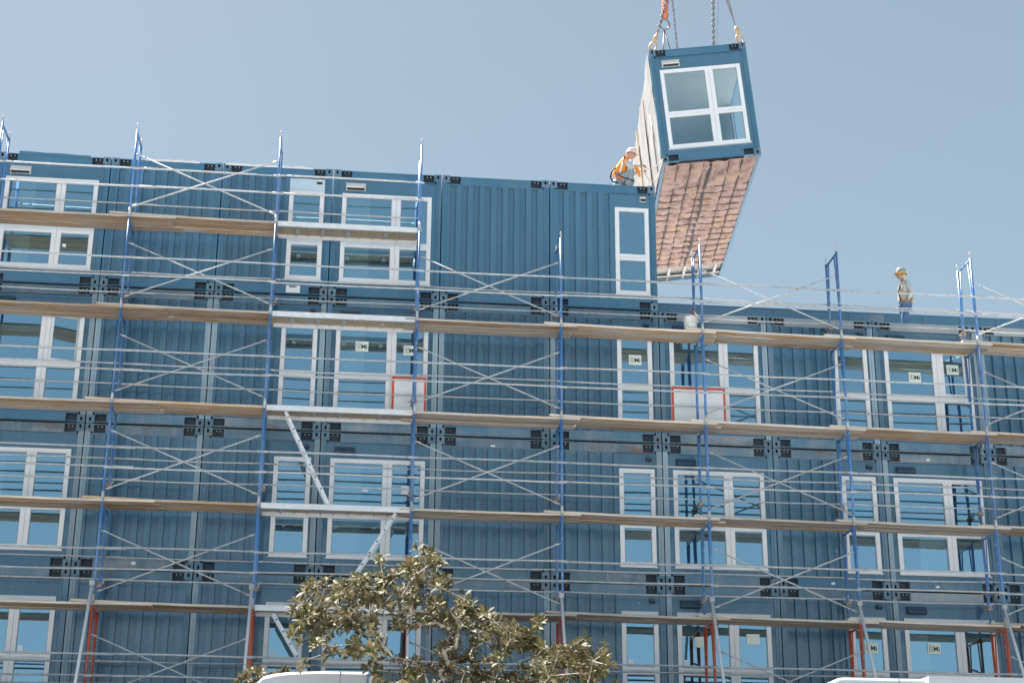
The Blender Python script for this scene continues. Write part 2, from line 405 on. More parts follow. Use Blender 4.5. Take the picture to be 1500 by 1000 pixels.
def vent_small(mat):
    mb = MB(); x0, x1 = 2.105, 2.24
    mb.box(x0, x1, .02, .03, 2.68, 2.81); mb.box(x0+.01, x1-.01, -.055, .02, 2.73, 2.775); mb.box(x0+.01, x1-.01, -.06, .02, 2.70, 2.73, 1)
    return mb.mesh('vent_hood', [M[mat], M['vent_slot']])
def shell_mesh(depth, right=True):
    mb = MB()
    mb.box(X0+.002, X0+.04, .162, depth, .02, 3.06); mb.box(X1-.04, X1-.002, .162, depth, .02, 3.06)
    mb.box(X0+.04, X1-.04, depth-.06, depth, .02, 3.06); mb.box(X0+.04, X1-.04, .13, depth-.06, 3.0, 3.055, 1); mb.box(X0+.04, X1-.04, .13, depth-.06, .03, .2, 1)
    return mb.mesh('outer_wall', [M['panel'], M['roofing']])
def interior_mesh(depth):
    mb = MB(); x0, x1, y0, y1, z0, z1 = .07, P-.07, .14, depth-.1, .24, 2.74
    mb.quad((x0,y0,z0),(x0,y1,z0),(x0,y1,z1),(x0,y0,z1)); mb.quad((x1,y0,z0),(x1,y0,z1),(x1,y1,z1),(x1,y1,z0))
    mb.quad((x0,y1,z0),(x1,y1,z0),(x1,y1,z1),(x0,y1,z1)); mb.quad((x0,y0,z1),(x0,y1,z1),(x1,y1,z1),(x1,y0,z1)); mb.quad((x0,y0,z0),(x1,y0,z0),(x1,y1,z0),(x0,y1,z0), 1)
    return mb.mesh('interior', [M['plaster'], M['floor_in']])
W_X = (.228, 2.242); W_M = (1.345, 1.545); N_X = (1.512, 2.292)
Z_LO = (.462, 1.205); Z_UP = (1.355, 2.418)

ORD = ['first', 'second', 'third', 'fourth', 'fifth', 'sixth', 'seventh', 'eighth', 'ninth', 'tenth', 'eleventh', 'twelfth']
KIND = {-2: 'N', -1: 'W', 0: 'C', 1: 'N', 2: 'W', 3: 'C', 4: 'N', 5: 'W', 6: 'N', 7: 'W', 8: 'C', 9: 'N'}
KTXT = {'W': 'wide four-pane window', 'C': 'plain corrugated front', 'N': 'narrow window'}
STY = ['bottom storey', 'second storey', 'third storey', 'top storey']
MODS = {}
def sticker(win, x, z, w=.28, h=.23, text=True, y=.018, mat='paper'):
    s = MB(); s.box(x, x+w, y-.004, y, z, z+h)
    if text:
        cx = x+w*.27
        for a in range(3):
            xx = x+w*(.1+.13*a); s.box(xx, xx+.006, y-.006, y-.004, z+h*.22, z+h*.8, 1)
        for b in range(4):
            zz = z+h*(.22+.185*b); s.box(x+w*.1, x+w*.385, y-.006, y-.004, zz, zz+.006, 1)
    o = build(s, 'sticker', [M[mat], M['ink']], win)
    if text:
        me = cached(('Mi', round(w, 2)), lambda: text_mesh('Mi', h*.62, M['ink'], bold=.002))
        # the letters are part of the sticker's face: joined as geometry
        ob = len(o.data.vertices); bmv = [tuple(v.co) for v in o.data.vertices]; bf = [tuple(p.vertices) for p in o.data.polygons]; bm_ = [p.material_index for p in o.data.polygons]
        tv = [(v.co.x+x+w*.68, v.co.y+y-.0075, v.co.z+z+h*.46) for v in me.vertices]; tf = [tuple(i+ob for i in p.vertices) for p in me.polygons]
        nm = bpy.data.meshes.new('sticker'); nm.from_pydata(bmv+tv, [], bf+tf); nm.materials.append(M[mat]); nm.materials.append(M['ink'])
        nm.polygons.foreach_set('material_index', bm_+[1]*len(tf)); nm.update(); o.data = nm
    return o
def module(col, lev):
    k = KIND[col]; rnd = random.Random(col*31+lev*7)
    top = lev == 3; roofrow = (lev == 2 and col > 4)
    pm = 'panel_top' if top else 'panel'
    place = '%s, %s from the left' % (STY[lev], ORD[col+2])
    n = thing('container_module', 'blue container module with %s, %s' % (KTXT[k], place), 'building module', (col*P, 0, lev*H), group='stacked container modules')
    MODS[(col, lev)] = n
    if top: rb, rt = 'rail_clean', 'rail_clean'
    else:
        rb = rnd.choice(['rail', 'rail', 'rail_stained', 'rail_clean']); rt = rnd.choice(['rail', 'rail_stained', 'rail_stained', 'rail'])
        if roofrow: rt = 'rail_pale'; 
    if lev == 0 and col == 7: rt = 'rail_pale'
    if lev == 0: rb = 'rail'
    pl = 'post_light' if (not top and rnd.random() < .55) else 'post'
    pr = 'post_light' if (not top and rnd.random() < .3) else 'post'
    if top: pl = pr = 'rail_clean'
    if roofrow: pr = 'post_light'
    obj('frame', cached(('frame', rb, rt, pl, pr), lambda: frame_mesh(rb, rt, pl, pr)), n)
    for t in (0, 1):
        for r in (0, 1):
            obj('corner_casting', cached(('cast', t, r), lambda: casting_mesh(t, r)), n)
            obj('fork_pocket', cached(('pock', t, r), lambda: pocket_mesh(t, r)), n)
    obj('outer_wall', cached('shell', lambda: shell_mesh(DEPTH)), n)
    if k == 'C':
        obj('corrugated_panel', cached(('corrC', pm), lambda: corr_mesh(.128, P-.128, pm)), n)
        return
    obj('interior', cached('interior', lambda: interior_mesh(DEPTH)), n)
    if k == 'W':
        obj('end_panel', cached(('flatW', pm), lambda: flat_mesh(.13, P-.13, *W_X, pm)), n)
        wm = cached('winW', lambda: window_frame(*W_X, W_M)); x_s = wm[1]
        w = obj('window', wm[0], n)
        vm = 'vent_beige' if top else 'vent'
        obj('vent_hood', cached(('ventW', vm), lambda: vent_wide(vm)), n)
        if rnd.random() < .75 and col != 5:
            xe = rnd.choice([.8, .86, .9])
            mb = MB(); mb.box(.24, xe, .17, .19, .3, 2.7); build(mb, 'interior_partition', M['blind'], n)
    else:
        obj('corrugated_panel', cached(('corrN', pm), lambda: corr_mesh(.128, 1.43, pm)), n)
        film = (col == 1 and top)
        obj('end_panel', cached(('flatN', pm, film), lambda: flat_mesh(1.43, P-.13, *N_X, pm, film=film)), n)
        wm = cached('winN', lambda: window_frame(*N_X, None)); x_s = wm[1]
        w = obj('window', wm[0], n)
        obj('vent_hood', cached(('ventN', top), lambda: vent_small('vent_beige' if top else 'vent')), n)
    n['_x'] = 0; del n['_x']
    openpane = (col, lev) in ((-1, 2), (7, 2))
    for i, (xa, xb) in enumerate(x_s):
        for j, (za, zb) in enumerate((Z_LO, Z_UP)):
            if openpane and i == 1 and j == 1:
                s = MB(); b = .06; a, c = 0, xb-xa
                s.box(a, a+b, -.02, .03, 0, zb-za); s.box(c-b, c, -.02, .03, 0, zb-za); s.box(a+b, c-b, -.018, .03, 0, b); s.box(a+b, c-b, -.018, .03, zb-za-b, zb-za)
                s.quad((a+b, .01, b), (c-b, .01, b), (c-b, .01, zb-za-b), (a+b, .01, zb-za-b), 1)
                build(s, 'open_sash', [M['pvc'], M['glass']], w, (xa, .02, za), (0, 0, rad(15 if col == -1 else 5)))
                continue
            obj('pane', cached(('pane', k, i, j), lambda: pane_mesh(xa, xb, za, zb)), w)
    S = {(2,2): [(.66,1.85),(1.71,1.80)], (4,2): [(1.775,1.80)], (7,2): [(.775,1.665),(1.68,1.88)], (6,0): [(1.80,1.75)], (7,0): [(.71,1.765)]}
    for (x, z) in S.get((col, lev), []): sticker(w, x, z)
    T = {(5,0): [(1.71,1.875,.28,.22,1),(.595,1.79,.18,.22,1),(.355,1.41,.085,.115,0)], (4,0): [(1.637,1.4,.11,.105,0)], (1,0): [(1.645,1.4,.11,.105,0)],
         (-1,0): [(1.589,1.4,.105,.12,0)], (2,1): [(1.753,1.775,.16,.19,0),(.93,1.81,.12,.045,0)], (-1,3): [(1.595,.885,.08,.07,0)]}
    for (x, z, a, b, t) in T.get((col, lev), []):
        sticker(w, x, z, a, b, text=False, mat='paper' if t else 'board')
    if (col, lev) == (7, 1):                                   # a drawing sheet taped inside the glass
        s = MB(); s.box(.72, 1.30, .05, .054, .47, 1.16); s.box(.86, 1.27, .046, .05, .93, .985, 1)
        for q in range(7): s.box(.87, 1.26, .047, .05, .52+.055*q, .526+.055*q, 2)
        for q in range(6): s.box(.88+.07*q, .886+.07*q, .0475, .05, .5, .88, 2)
        build(s, 'drawing_sheet', [M['plan'], M['ink'], M['pvcgap']], w)
for lev in range(3):
    for col in range(-2, 10): module(col, lev)
for col in range(-2, 5): module(col, 3)
# stencil smudges / notices on rails
def part_on(col, lev, name, mb, mats): return build(mb, name, mats, MODS[(col, lev)])
part_on(1, 3, 'paper_notice', MB().box(1.55, 1.86, .0, .008, .05, .22).box(1.62, 1.78, -.004, .0, .175, .205, 1), [M['board'], M['ink']])
part_on(3, 1, 'paper_notice', MB().box(1.18, 1.28, .004, .011, 2.89, 2.93), M['board'])
part_on(0, 1, 'paper_notice', MB().box(1.2, 1.29, .004, .011, .11, .17), M['board'])
part_on(7, 1, 'paper_notice', MB().box(1.0, 1.08, .004, .011, .09, .135), M['board'])
part_on(6, 1, 'paper_notice', MB().box(1.15, 1.23, .004, .011, .1, .15), M['board'])
part_on(7, 1, 'paper_notice', MB().box(1.02, 1.1, .004, .011, 2.93, 2.97), M['board'])
# white lashing film along the roof edge of the top storey
for col, (a, b) in {0: (.75, 1.95), 1: (.05, 2.0)}.items():
    mb = MB(); pr = []
    rr = random.Random(col)
    k = 14
    for i in range(k): 
        x = a+(b-a)*i/(k-1); z = 3.085+.03*rr.random(); 
        mb.v += [(x, -.01, 3.045+.01*rr.random()), (x, -.012, z), (x, .3, z+.01)]
    for i in range(k-1):
        q = i*3; mb.face((q, q+3, q+4, q+1)); mb.face((q+1, q+4, q+5, q+2))
    part_on(col, 3, 'edge_film', mb, M['plaster'])
mb = MB(); mb.v = []
rr = random.Random(5)
for i in range(16):
    x = .45+1.55*i/15; z = 3.135-.03*(i/15)+.005*math.sin(i*.9); mb.v += [(x, .0, 3.04), (x, .0, z), (x, .03, z), (x, .03, 3.04)]
for i in range(15):
    q = i*4
    for k in range(3): mb.face((q+k, q+4+k, q+5+k, q+1+k))
part_on(-1, 3, 'edge_flashing', mb, M['rail_clean'])
# upstand of dark blue sheeting set back on the lower roof
mb = MB(); mb.box(5*P+.03, 10*P, 2.2, 2.3, 9.284, 10.31); mb.box(5*P+.03, 10*P, 2.17, 2.33, 10.31, 10.335)
for i in range(13): mb.box(5*P+.5+i*.93, 5*P+.53+i*.93, 2.185, 2.2, 9.3, 10.3)
tag(build(mb, 'roof_upstand', M['panel_top']), 'long dark blue metal upstand on the lower roof, behind the standing worker', 'parapet')

# white protective boards edged with orange tape
for (x0, x1, z0, z1, lab) in ((2*P+1.48, 2*P+2.225, 2*H+.40, 2*H+1.285, 'narrow white board edged with orange tape, over the lower right pane beside the corrugated module'),
                              (5*P+.235, 5*P+1.44, 2*H+.42, 2*H+1.305, 'wide white board edged with orange tape, under the white bucket')):
    t = thing('protective_board', lab, 'board', (x0, -.05, z0), group='taped white boards over windows')
    w, h = x1-x0, z1-z0
    build(MB().box(0, w, 0, .02, 0, h), 'board_sheet', M['board'], t)
    b = .05; mb = MB(); mb.box(0, b, -.003, .0, 0, h); mb.box(w-b*.9, w, -.003, 0, 0, h); mb.box(b, w-b*.9, -.003, 0, h-b, h)
    build(mb, 'tape_edge', M['tape'], t)

# ------------------------------------------------------------------ scaffold
BX = lambda i: .66+3.11*i if i >= 0 else -2.21
LZ = lambda k: 2.19+2.081*k
YO, YI = -1.05, -.28
LH = 2.081
LEV = {-1: 'below the lowest planks', 0: 'on the lowest plank level', 1: 'on the second plank level', 2: 'on the third plank level', 3: 'on the fourth plank level', 4: 'on the top plank level'}
WID = YI-YO
def sframe_mesh(mat):
    mb = MB(); h = LH-.02
    for y in (0, WID): mb.tube([(0, y, .02), (0, y, h)], .027, 10)
    mb.tube([(0, .02, h-.045), (0, WID-.02, h-.045)], .024, 8)
    for (ya, yb) in ((.17, .03), (WID-.17, WID-.03)):
        mb.tube([(0, ya, h-.05), (0, yb+(ya-yb)*.25, .95), (0, yb, .72)], .0165, 8)
        mb.tube([(0, yb, 1.42), (0, ya-(ya-yb)*.35, 1.42)], .011, 6)
    return mb.mesh('scaffold_section', [M[mat]])
def pin_mesh(y):
    mb = MB(); h = LH-.02
    mb.tube([(0, y, h-.005), (0, y, h+.13), (0, y, h+.15)], [.019, .019, .012], 8)
    return mb.mesh('coupling_pin', [M['galv']])
def sleeve_mesh(y):
    return MB().tube([(0, y, .03), (0, y, .2)], .029, 8).mesh('leg_sleeve', [M['galv']])
def clamp_mesh():
    mb = MB(); y = WID
    mb.tube([(0, y+.03, .52), (0, y+.26, .55)], .018, 8, 0)
    mb.box(-.05, .05, y-.045, y+.045, .47, .56, 1); mb.tube([(-.09, y+.06, .5), (.1, y+.06, .53)], .016, 6, 1); mb.ell((.05, y+.02, .58), .03, .03, .035, 0, 8, 6)
    mb.ell((-.04, y+.03, .42), .03, .03, .03, 1, 8, 6)
    return mb.mesh('wall_tie', [M['galv_d'], M['rusty']])
for i in range(-1, 8):
    topk = 4 if i <= 2 else 3
    for k in range(-1, topk+1):
        red = k == -1
        lab = '%s scaffold frame at the %s upright from the left, %s' % ('orange' if red else 'blue', ORD[i+1], LEV[k])
        f = tag(obj('scaffold_section', cached(('sf', red), lambda: sframe_mesh('sred' if red else 'sblue')), None, (BX(i), YO, LZ(k-1 if False else k)-0)), lab, 'scaffold frame', 'scaffold frames')
        for y in (0, WID): obj('coupling_pin', cached(('pin', y), lambda: pin_mesh(y)), f); obj('leg_sleeve', cached(('slv', y), lambda: sleeve_mesh(y)), f)
        if k in (0, 1, 3) or (k == 2 and i == 2): obj('wall_tie', cached('clamp', clamp_mesh), f)
        if red:
            mb = MB()
            for y in (0, WID): mb.tube([(0, y, -.085), (0, y, .04)], .018, 8); mb.box(-.075, .075, y-.075, y+.075, -.098, -.085)
            build(mb, 'base_jack', M['galv_d'], f)
# guard rails
def rail_mesh(r, over, bend=0.0):
    mb = MB(); L_ = 3.11
    mb.tube([(.10+(L_-.16)*q_/8, bend*.6*math.sin(math.pi*q_/8), bend*math.sin(math.pi*q_/8)) for q_ in range(9)], r, 8)
    mb.tube([(.0, 0, 0), (.13, 0, 0)], [r*1.1, r*1.35], 8); mb.box(-.03, .06, -.008, .008, -r*1.1, r*1.1)
    mb.tube([(L_-.11, 0, 0), (L_+over, 0, 0)], [r*1.3, r*1.15], 8)
    return mb.mesh('guard_rail', [M['galv']])
RN = {('o', .535): 'outer upper', ('o', .335): 'outer lower', ('i', .53): 'inner upper', ('i', .31): 'inner lower'}
rr = random.Random(3)
for i in range(-1, 7):
    for k in range(-1, 5):
        if k == 4 and i > 1: continue
        for (s, fz), nm in RN.items():
            over = (.22 + .15*rr.random()) if i == -1 else .03+.05*rr.random()
            r = .0205 if s == 'o' else .0165
            lab = '%s guard rail tube between the %s and %s uprights, %s' % (nm, ORD[i+1], ORD[i+2], LEV[k])
            y = (YO+.0+.04) if s == 'o' else YI+.035
            y = YO-.04 if s == 'o' else YI+.042
            o = obj('guard_rail', cached(('rail', s, i == -1, (i*5+k*3) % 4), lambda: rail_mesh(r, over, rr.uniform(-.022, .012))), None, (BX(i), y, LZ(k)+fz*LH+rr.uniform(-.012, .012)), (0, rr.uniform(-.004, .004), 0))
            tag(o, lab, 'guard rail', 'scaffold guard rails')
# cross braces
def brace_mesh():
    mb = MB(); L_ = 3.11; za, zb = .125*LH, .715*LH
    mb.tube([(.06, 0, za), (L_-.06, 0, zb)], .0165, 8); mb.tube([(.06, .034, zb), (L_-.06, .034, za)], .0165, 8)
    for (x, y, z) in ((.05, 0, za), (L_-.05, 0, zb), (.05, .034, zb), (L_-.05, .034, za)):
        sx = 1 if x < 1 else -1
        dz = (1 if z == za else -1)*.03
        mb.tube([(x-.03*sx, y, z-dz*.3), (x+.1*sx, y, z+dz)], [.02, .023], 6, 0)
    mb.tube([(L_/2, -.03, (za+zb)/2), (L_/2, .06, (za+zb)/2)], .01, 6)
    return mb.mesh('cross_brace', [M['galv']])
for i in (0, 2, 4, 6):
    for k in range(-1, 5):
        if k == 4 and i > 1: continue
        tag(obj('cross_brace', cached('brace', brace_mesh), None, (BX(i), YO+.04, LZ(k))), 'scissor cross brace between the %s and %s uprights, %s' % (ORD[i+1], ORD[i+2], LEV[k]), 'cross brace', 'scaffold cross braces')
# planks
PN = ['outer', 'middle', 'inner']
rr = random.Random(11)
def plank_mesh(L_, seed, mat, emat):
    mb = MB(); q = random.Random(seed); n = 12; w, t = .235, .046
    for j in range(n+1):
        x = L_*j/n + (q.uniform(-.012, .012) if j in (0, n) else 0); z = .012*math.sin(3.1*j/n)*-1 + q.uniform(-.0025, .0025); y = q.uniform(-.003, .003)
        mb.v += [(x, y, z), (x, y+w, z), (x, y+w, z+t), (x, y, z+t)]
    for j in range(n):
        a = j*4
        for k in range(4): mb.face((a+k, a+4+k, a+4+(k+1) % 4, a+(k+1) % 4), k % 2)
    mb.face((0, 1, 2, 3), 1); mb.face([n*4+k for k in (3, 2, 1, 0)], 1)
    return mb.mesh('plank', [M[mat], M[emat]])
for i in range(-1, 7):
    if i == 1: continue
    for k in range(0, 5):
        if k == 4 and i > 1: continue
        for b in range(3):
            lo, hi = .32+rr.uniform(-.1, .1), .30+rr.uniform(-.08, .12)
            if i == -1: hi = .78+rr.uniform(-.12, .14)
            if i == 0: hi = .04; lo = .42+rr.uniform(-.1, .15)
            if i == 2: lo = .25
            L_ = 3.11+lo+hi
            mat = 'wood_tan' if (rr.random() < (.75 if i < 1 else .4)) else 'wood_grey'
            z0 = LZ(k)+.052 + rr.uniform(-.004, .012); z1 = LZ(k)+.004
            if i in (-1, 2): z0 = LZ(k)+.006+rr.uniform(0, .012)
            tilt = math.atan2(z0-z1, L_)
            gold = i < 1 and rr.random() < .75
            o = obj('plank', plank_mesh(L_, rr.random(), 'wood_gold' if gold else mat, 'wood_gold' if gold and rr.random() < .6 else 'wood_edge'), None, (BX(i)-lo, YO+.02+.249*b+rr.uniform(-.005, .005), z0), (0, tilt, rr.uniform(-.003, .003)))
            tag(o, '%s of three wooden planks between the %s and %s uprights, %s' % (PN[b], ORD[i+1], ORD[i+2], {0: 'lowest plank level', 1: 'second plank level', 2: 'third plank level', 3: 'fourth plank level', 4: 'top plank level'}[k]), 'plank', 'wooden scaffold planks')
def platform(k):
    t = thing('scaffold_platform', 'silver edged plywood scaffold platform between the third and fourth uprights, %s plank level' % ['lowest', 'second', 'third', 'fourth', 'top'][k], 'scaffold platform', (BX(1), YO, LZ(k)), group='aluminium scaffold platforms')
    L_ = 3.11
    for y in (.035, .70):
        obj('side_rail', cached(('srail', y), lambda: MB().box(.04, L_-.04, y, y+.03, -.04, .075).box(.04, L_-.04, y-.006, y, .06, .075).box(.04, L_-.04, y-.006, y, -.04, -.028).mesh('side_rail', [M['alu']])), t)
    obj('deck', cached('deck', lambda: MB().box(.05, L_-.05, .065, .70, .045, .062).mesh('deck', [M['ply']])), t)
    def cm():
        mb = MB()
        for q in range(9): mb.box(.42+q*.275, .435+q*.275, .066, .699, .008, .044)
        for q in (0, 2, 4, 7): mb.box(.44+q*.275, .5+q*.275, .28, .5, .0, .02)
        return mb.mesh('cross_member', [M['galv_d']])
    obj('cross_member', cached('xm', cm), t)
    def hk():
        mb = MB()
        for y in (.05, .71):
            for x in (.0, L_): mb.box(x-.05, x+.05, y-.015, y+.015, .0, .07)
        return mb.mesh('hook', [M['galv']])
    obj('hook', cached('hook', hk), t)
for k in range(5): platform(k)
# raking shores at the base
for i in range(0, 8):
    mb = MB(); mb.tube([(0, 0, 0), (0, -1.13, -2.57)], .032, 10, 0); mb.box(-.05, .05, -.05, .04, -.05, .05, 1); mb.box(-.1, .1, -1.24, -1.02, -2.59, -2.572, 0)
    tag(build(mb, 'raking_shore', [M['alu'], M['galv_d']], None, (BX(i)-.03, YO-.065, 2.59)), 'slanting silver shore tube propping the %s scaffold upright from the left' % ORD[i+1], 'shore tube', 'raking shore tubes')
# ladders
def ladder(a, b, lab):
    a, b = Vector(a), Vector(b); d = b-a; L_ = d.length; t = thing('ladder', lab, 'ladder', a, group='aluminium scaffold ladders')
    ang = math.atan2(d.z, d.x); rot = (0, -ang, 0)
    for y in (-.17, .17):
        mb = MB(); mb.box(0, L_, y-.012, y+.012, -.034, .034, 0); mb.box(0, L_, y-.02, y-.012, .026, .034, 0); mb.box(0, L_, y-.02, y-.012, -.034, -.026, 0)
        n = int(L_/.28)
        for q in range(n):
            x = .14+q*.28; mb.tube([(x, y-.016, 0), (x, y-.012, 0)], .017, 10, 1)
        build(mb, 'stile', [M['alu'], M['dark']], t, (0,0,0), rot)
    mb = MB()
    for q in range(int(L_/.28)):
        x = .14+q*.28; mb.tube([(x, -.16, 0), (x, .16, 0)], .015, 8)
    build(mb, 'rungs', M['alu'], t, (0,0,0), rot)
ladder((4.20, -.72, 6.33), (5.20, -.72, 4.33), 'aluminium ladder slanting down to the right below the third plank level')
ladder((6.56, -.72, 4.24), (5.36, -.72, 2.25), 'aluminium ladder slanting down to the left, its foot behind the tree crown')
ladder((4.18, -.72, 2.12), (5.5, -.72, 0.0), 'aluminium ladder under the lowest platform, left of the tree')
# bucket
t = thing('bucket', 'white plastic bucket standing on the fourth plank level beside the fifth upright', 'bucket', (12.905, -.72, LZ(3)+.07))
build(MB().lathe([(0, 0), (.125, 0), (.132, .02), (.150, .34), (.158, .35), (.158, .37), (.150, .375), (.150, .40), (.143, .40), (.140, .3), (.12, .03), (0, .03)], 20), 'pail', M['bucket'], t)
hp = [(.155*math.cos(a), -.03-.1*math.sin(a)*.4, .36-.15*math.sin(a)) for a in [math.pi*q/10 for q in range(11)]]
build(MB().tube(hp, .005, 6), 'handle', M['galv_d'], t)
build(MB().box(-.07, .07, -.1585, -.15, .12, .22), 'bucket_label', M['paper'], t, (0, .012, 0))
# cloth / strap bundle tied to the inner leg above the bucket
t = thing('tied_strap', 'bundle of pale and dark red strap tied to scaffold above the white bucket', 'strap', (BX(4), YI-.02, LZ(3)+.62))
build(MB().tube([(-.03, -.04, .12), (.03, -.05, .02), (-.02, -.05, -.06), (.05, -.04, -.12), (.0, -.05, -.17)], [.03, .045, .03, .04, .015], 8).tube([(-.08, -.05, .02), (.0, -.06, .0), (.09, -.05, -.03)], [.012, .03, .015], 6), 'strap_bundle', M['plaster'], t)
build(MB().tube([(-.02, -.06, .2), (-.06, -.05, .1), (-.01, -.07, .05)], [.02, .035, .02], 7), 'strap_tail', plain('strap_red', (.25, .07, .07), .8), t)

# ------------------------------------------------------------------ the hoisted module
HW, HH, HL = 2.43, 3.05, 9.08
hm = thing('hoisted_module', 'dark blue container module hanging tilted from chains, pink insulation under it', 'building module', (12.8188, 1.3659, 13.6498))
a_, b_, c_ = -0.12664, 0.047264, -0.092779
HR = Matrix.Rotation(a_, 4, 'Z') @ Matrix.Rotation(b_, 4, 'X') @ Matrix.Rotation(c_, 4, 'Y')
hm.rotation_euler = HR.to_euler()
HMX = Matrix.Translation((12.8188, 1.3659, 13.6498)) @ HR
def hoist():
    s = HW/P; k = HH/H
    def sc(me):
        me = me.copy(); me.transform(Matrix.Diagonal((s, 1, k, 1))); return me
    obj('frame', sc(frame_mesh('rail_clean', 'rail_clean', 'rail_clean', 'rail_clean')), hm)
    for t in (0, 1):
        for r in (0, 1):
            obj('corner_casting', sc(casting_mesh(t, r)), hm); obj('fork_pocket', sc(pocket_mesh(t, r)), hm)
    obj('end_panel', sc(flat_mesh(.13, P-.13, *W_X, 'panel_top')), hm)
    wf, x_s = window_frame(*W_X, W_M); w = obj('window', sc(wf), hm)
    for (xa, xb) in x_s:
        for (za, zb) in (Z_LO, Z_UP): obj('pane', sc(pane_mesh(xa, xb, za, zb, 'glass_clear')), w)
    vh = obj('vent_hood', sc(vent_wide('vent_beige')), hm)
    # long corner beams: bottom and top side rails, rear frame
    mb = MB()
    for (x0, x1) in ((.012, .09), (HW-.09, HW-.012)):
        mb.box(x0, x1, .16, HL, .02, .17); mb.box(x0, x1, .16, HL, 2.87, 3.03)
        mb.box(x0, x1, HL-.15, HL+.004, .17, 2.87)
    mb.box(.09, HW-.09, HL-.1, HL, .02, .2); mb.box(.09, HW-.09, HL-.1, HL, 2.86, 3.03)
    for y in (3.0, 6.0):
        for (x0, x1) in ((.014, .1), (HW-.1, HW-.014)): mb.box(x0, x1, y, y+.1, .17, 2.87)
    build(mb, 'side_beam', M['rail_clean'], hm)
    mb = MB(); mb.box(.09, HW-.09, .16, HL-.1, 2.95, 3.0, 1); mb.box(.09, HW-.09, .16, HL-.1, 2.74, 2.76, 0); mb.box(.03, HW-.03, .13, HL, 3.0, 3.035, 1)
    build(mb, 'ceiling', [M['plaster'], M['roofing']], hm)
    mb = MB(); mb.box(.09, HW-.09, .16, HL-.1, .2, .225); build(mb, 'floor', M['ply'], hm)
    mb = MB(); mb.box(.1, HW-.1, HL-.2, HL-.16, .22, 2.74); build(mb, 'rear_wall', M['plaster'], hm)
    # right side: wall starts 2.6 m behind the window, the front bay is open to the sky
    mb = MB(); mb.box(HW-.085, HW-.06, 2.9, HL-.1, .17, 2.87); build(mb, 'right_wall', M['plaster'], hm)
    # left side: white wrap over boards
    mb = MB(); q = random.Random(4); n, mz = 60, 14
    for i in range(n+1):
        for j in range(mz+1):
            y = .1+(HL-.12)*i/n; z = .05+2.97*j/mz; x = -.005+.035*math.sin(y*2.3+1.2*math.sin(z*2.1))*math.sin(z*1.4+.4)*.6+q.uniform(-.012, .012)
            mb.v.append((min(x, .01), y, z))
    for i in range(n):
        for j in range(mz): a = i*(mz+1)+j; mb.face((a, a+1, a+mz+2, a+mz+1), 0, True)
    build(mb, 'wrapped_wall', plain('white_wrap', (.29, .275, .26), .6, var=.14, scale=2), hm)
    mb = MB(); mb.box(.02, .06, .16, HL-.1, .17, 2.87); build(mb, 'left_wall', M['plaster'], hm)
    build(MB().tube([(-.035, 2.25, 2.75), (-.04, 2.2, .3)], .02, 6), 'wall_batten', plain('batten_black', (.05, .05, .05), .7), hm)
    build(MB().box(-.05, -.03, 4.6, 4.78, .05, 3.0), 'wall_batten', plain('batten_tan', (.5, .32, .18), .7), hm)
    build(MB().tube([(-.035, .9, 1.7), (-.04, .75, .1)], .02, 6), 'wall_batten', plain('batten_grey', (.25, .25, .26), .6), hm)
    # underside: pink insulation pillows behind a wire grid, joists, bare rear bay
    q = random.Random(9); x0, x1, y0, y1 = .10, HW-.10, .14, 7.75
    xs = [x0+(x1-x0)*i/56 for i in range(57)]; ys = [y0+(y1-y0)*j/190 for j in range(191)]
    gx = [x0+(x1-x0)*i/7 for i in range(8)]; gy = [.14]+[1.9+.44*j for j in range(14)]
    mb = MB()
    from mathutils import noise as mn
    for y in ys:
        for x in xs:
            u = ((x-x0)/(x1-x0)*7+.06*math.sin(y*5)) % 1; v = ((y-1.76+.03*math.sin(x*7))/.44) % 1
            bul = (max(0, math.sin(math.pi*v))**.55)*(max(0, math.sin(math.pi*u))**.4) if y > 1.76 else .6*(max(0, math.sin(math.pi*u))**.3)+.3*math.sin(x*5+y*4)
            nz = mn.noise(Vector((x*3.5, y*3, 1.3)))*.6+mn.noise(Vector((x*12, y*10, 4.1)))*.35
            dd = .085*bul+.055*nz
            mb.v.append((x, y, .055-dd))
    nx = len(xs)
    for j in range(len(ys)-1):
        for i in range(nx-1):
            a = j*nx+i; mb.face((a, a+nx, a+nx+1, a+1), 0, True)
    m, N, L, Pn = new_mat('pink_insulation')
    mp = coords(N, L, (1,1,1), False); n1 = noise(N, L, mp, 3.5, 7, .65); r = ramp(N, [(.3, (.20, .115, .095)), (.5, (.44, .285, .245)), (.75, (.56, .42, .36))]); L.new(n1.outputs[0], r.inputs[0])
    n2 = noise(N, L, mp, 1.2, 3); r2 = ramp(N, [(.5, (0,0,0)), (.66, (.6,)*3)]); L.new(n2.outputs[0], r2.inputs[0])
    cc = mixc(N, L, r2.outputs[0], r.outputs[0], (.55, .36, .2)); L.new(cc, Pn.inputs['Base Color']); Pn.inputs['Roughness'].default_value = .95
    n3 = noise(N, L, mp, 26, 5); bp = N.new('ShaderNodeBump'); bp.inputs['Strength'].default_value = .7; bp.inputs['Distance'].default_value = .03; L.new(n3.outputs[0], bp.inputs['Height']); L.new(bp.outputs[0], Pn.inputs['Normal'])
    build(mb, 'insulation', m, hm)
    mb = MB()
    for j in range(14):
        y = 1.76+.44*j
        pts = [(x0+(x1-x0)*i/10, y+q.uniform(-.02, .02)-.03*math.sin(i*.6), .012+.018*math.sin(i*1.7+j)) for i in range(11)]
        mb.tube(pts, .010, 5)
    for i in range(1, 7):
        x = x0+(x1-x0)*i/7; pts = [(x+q.uniform(-.015, .015), .3+(7.4)*j/16, .012+q.uniform(-.008, .012)) for j in range(17)]
        if i != 4: mb.tube(pts, .015, 5)
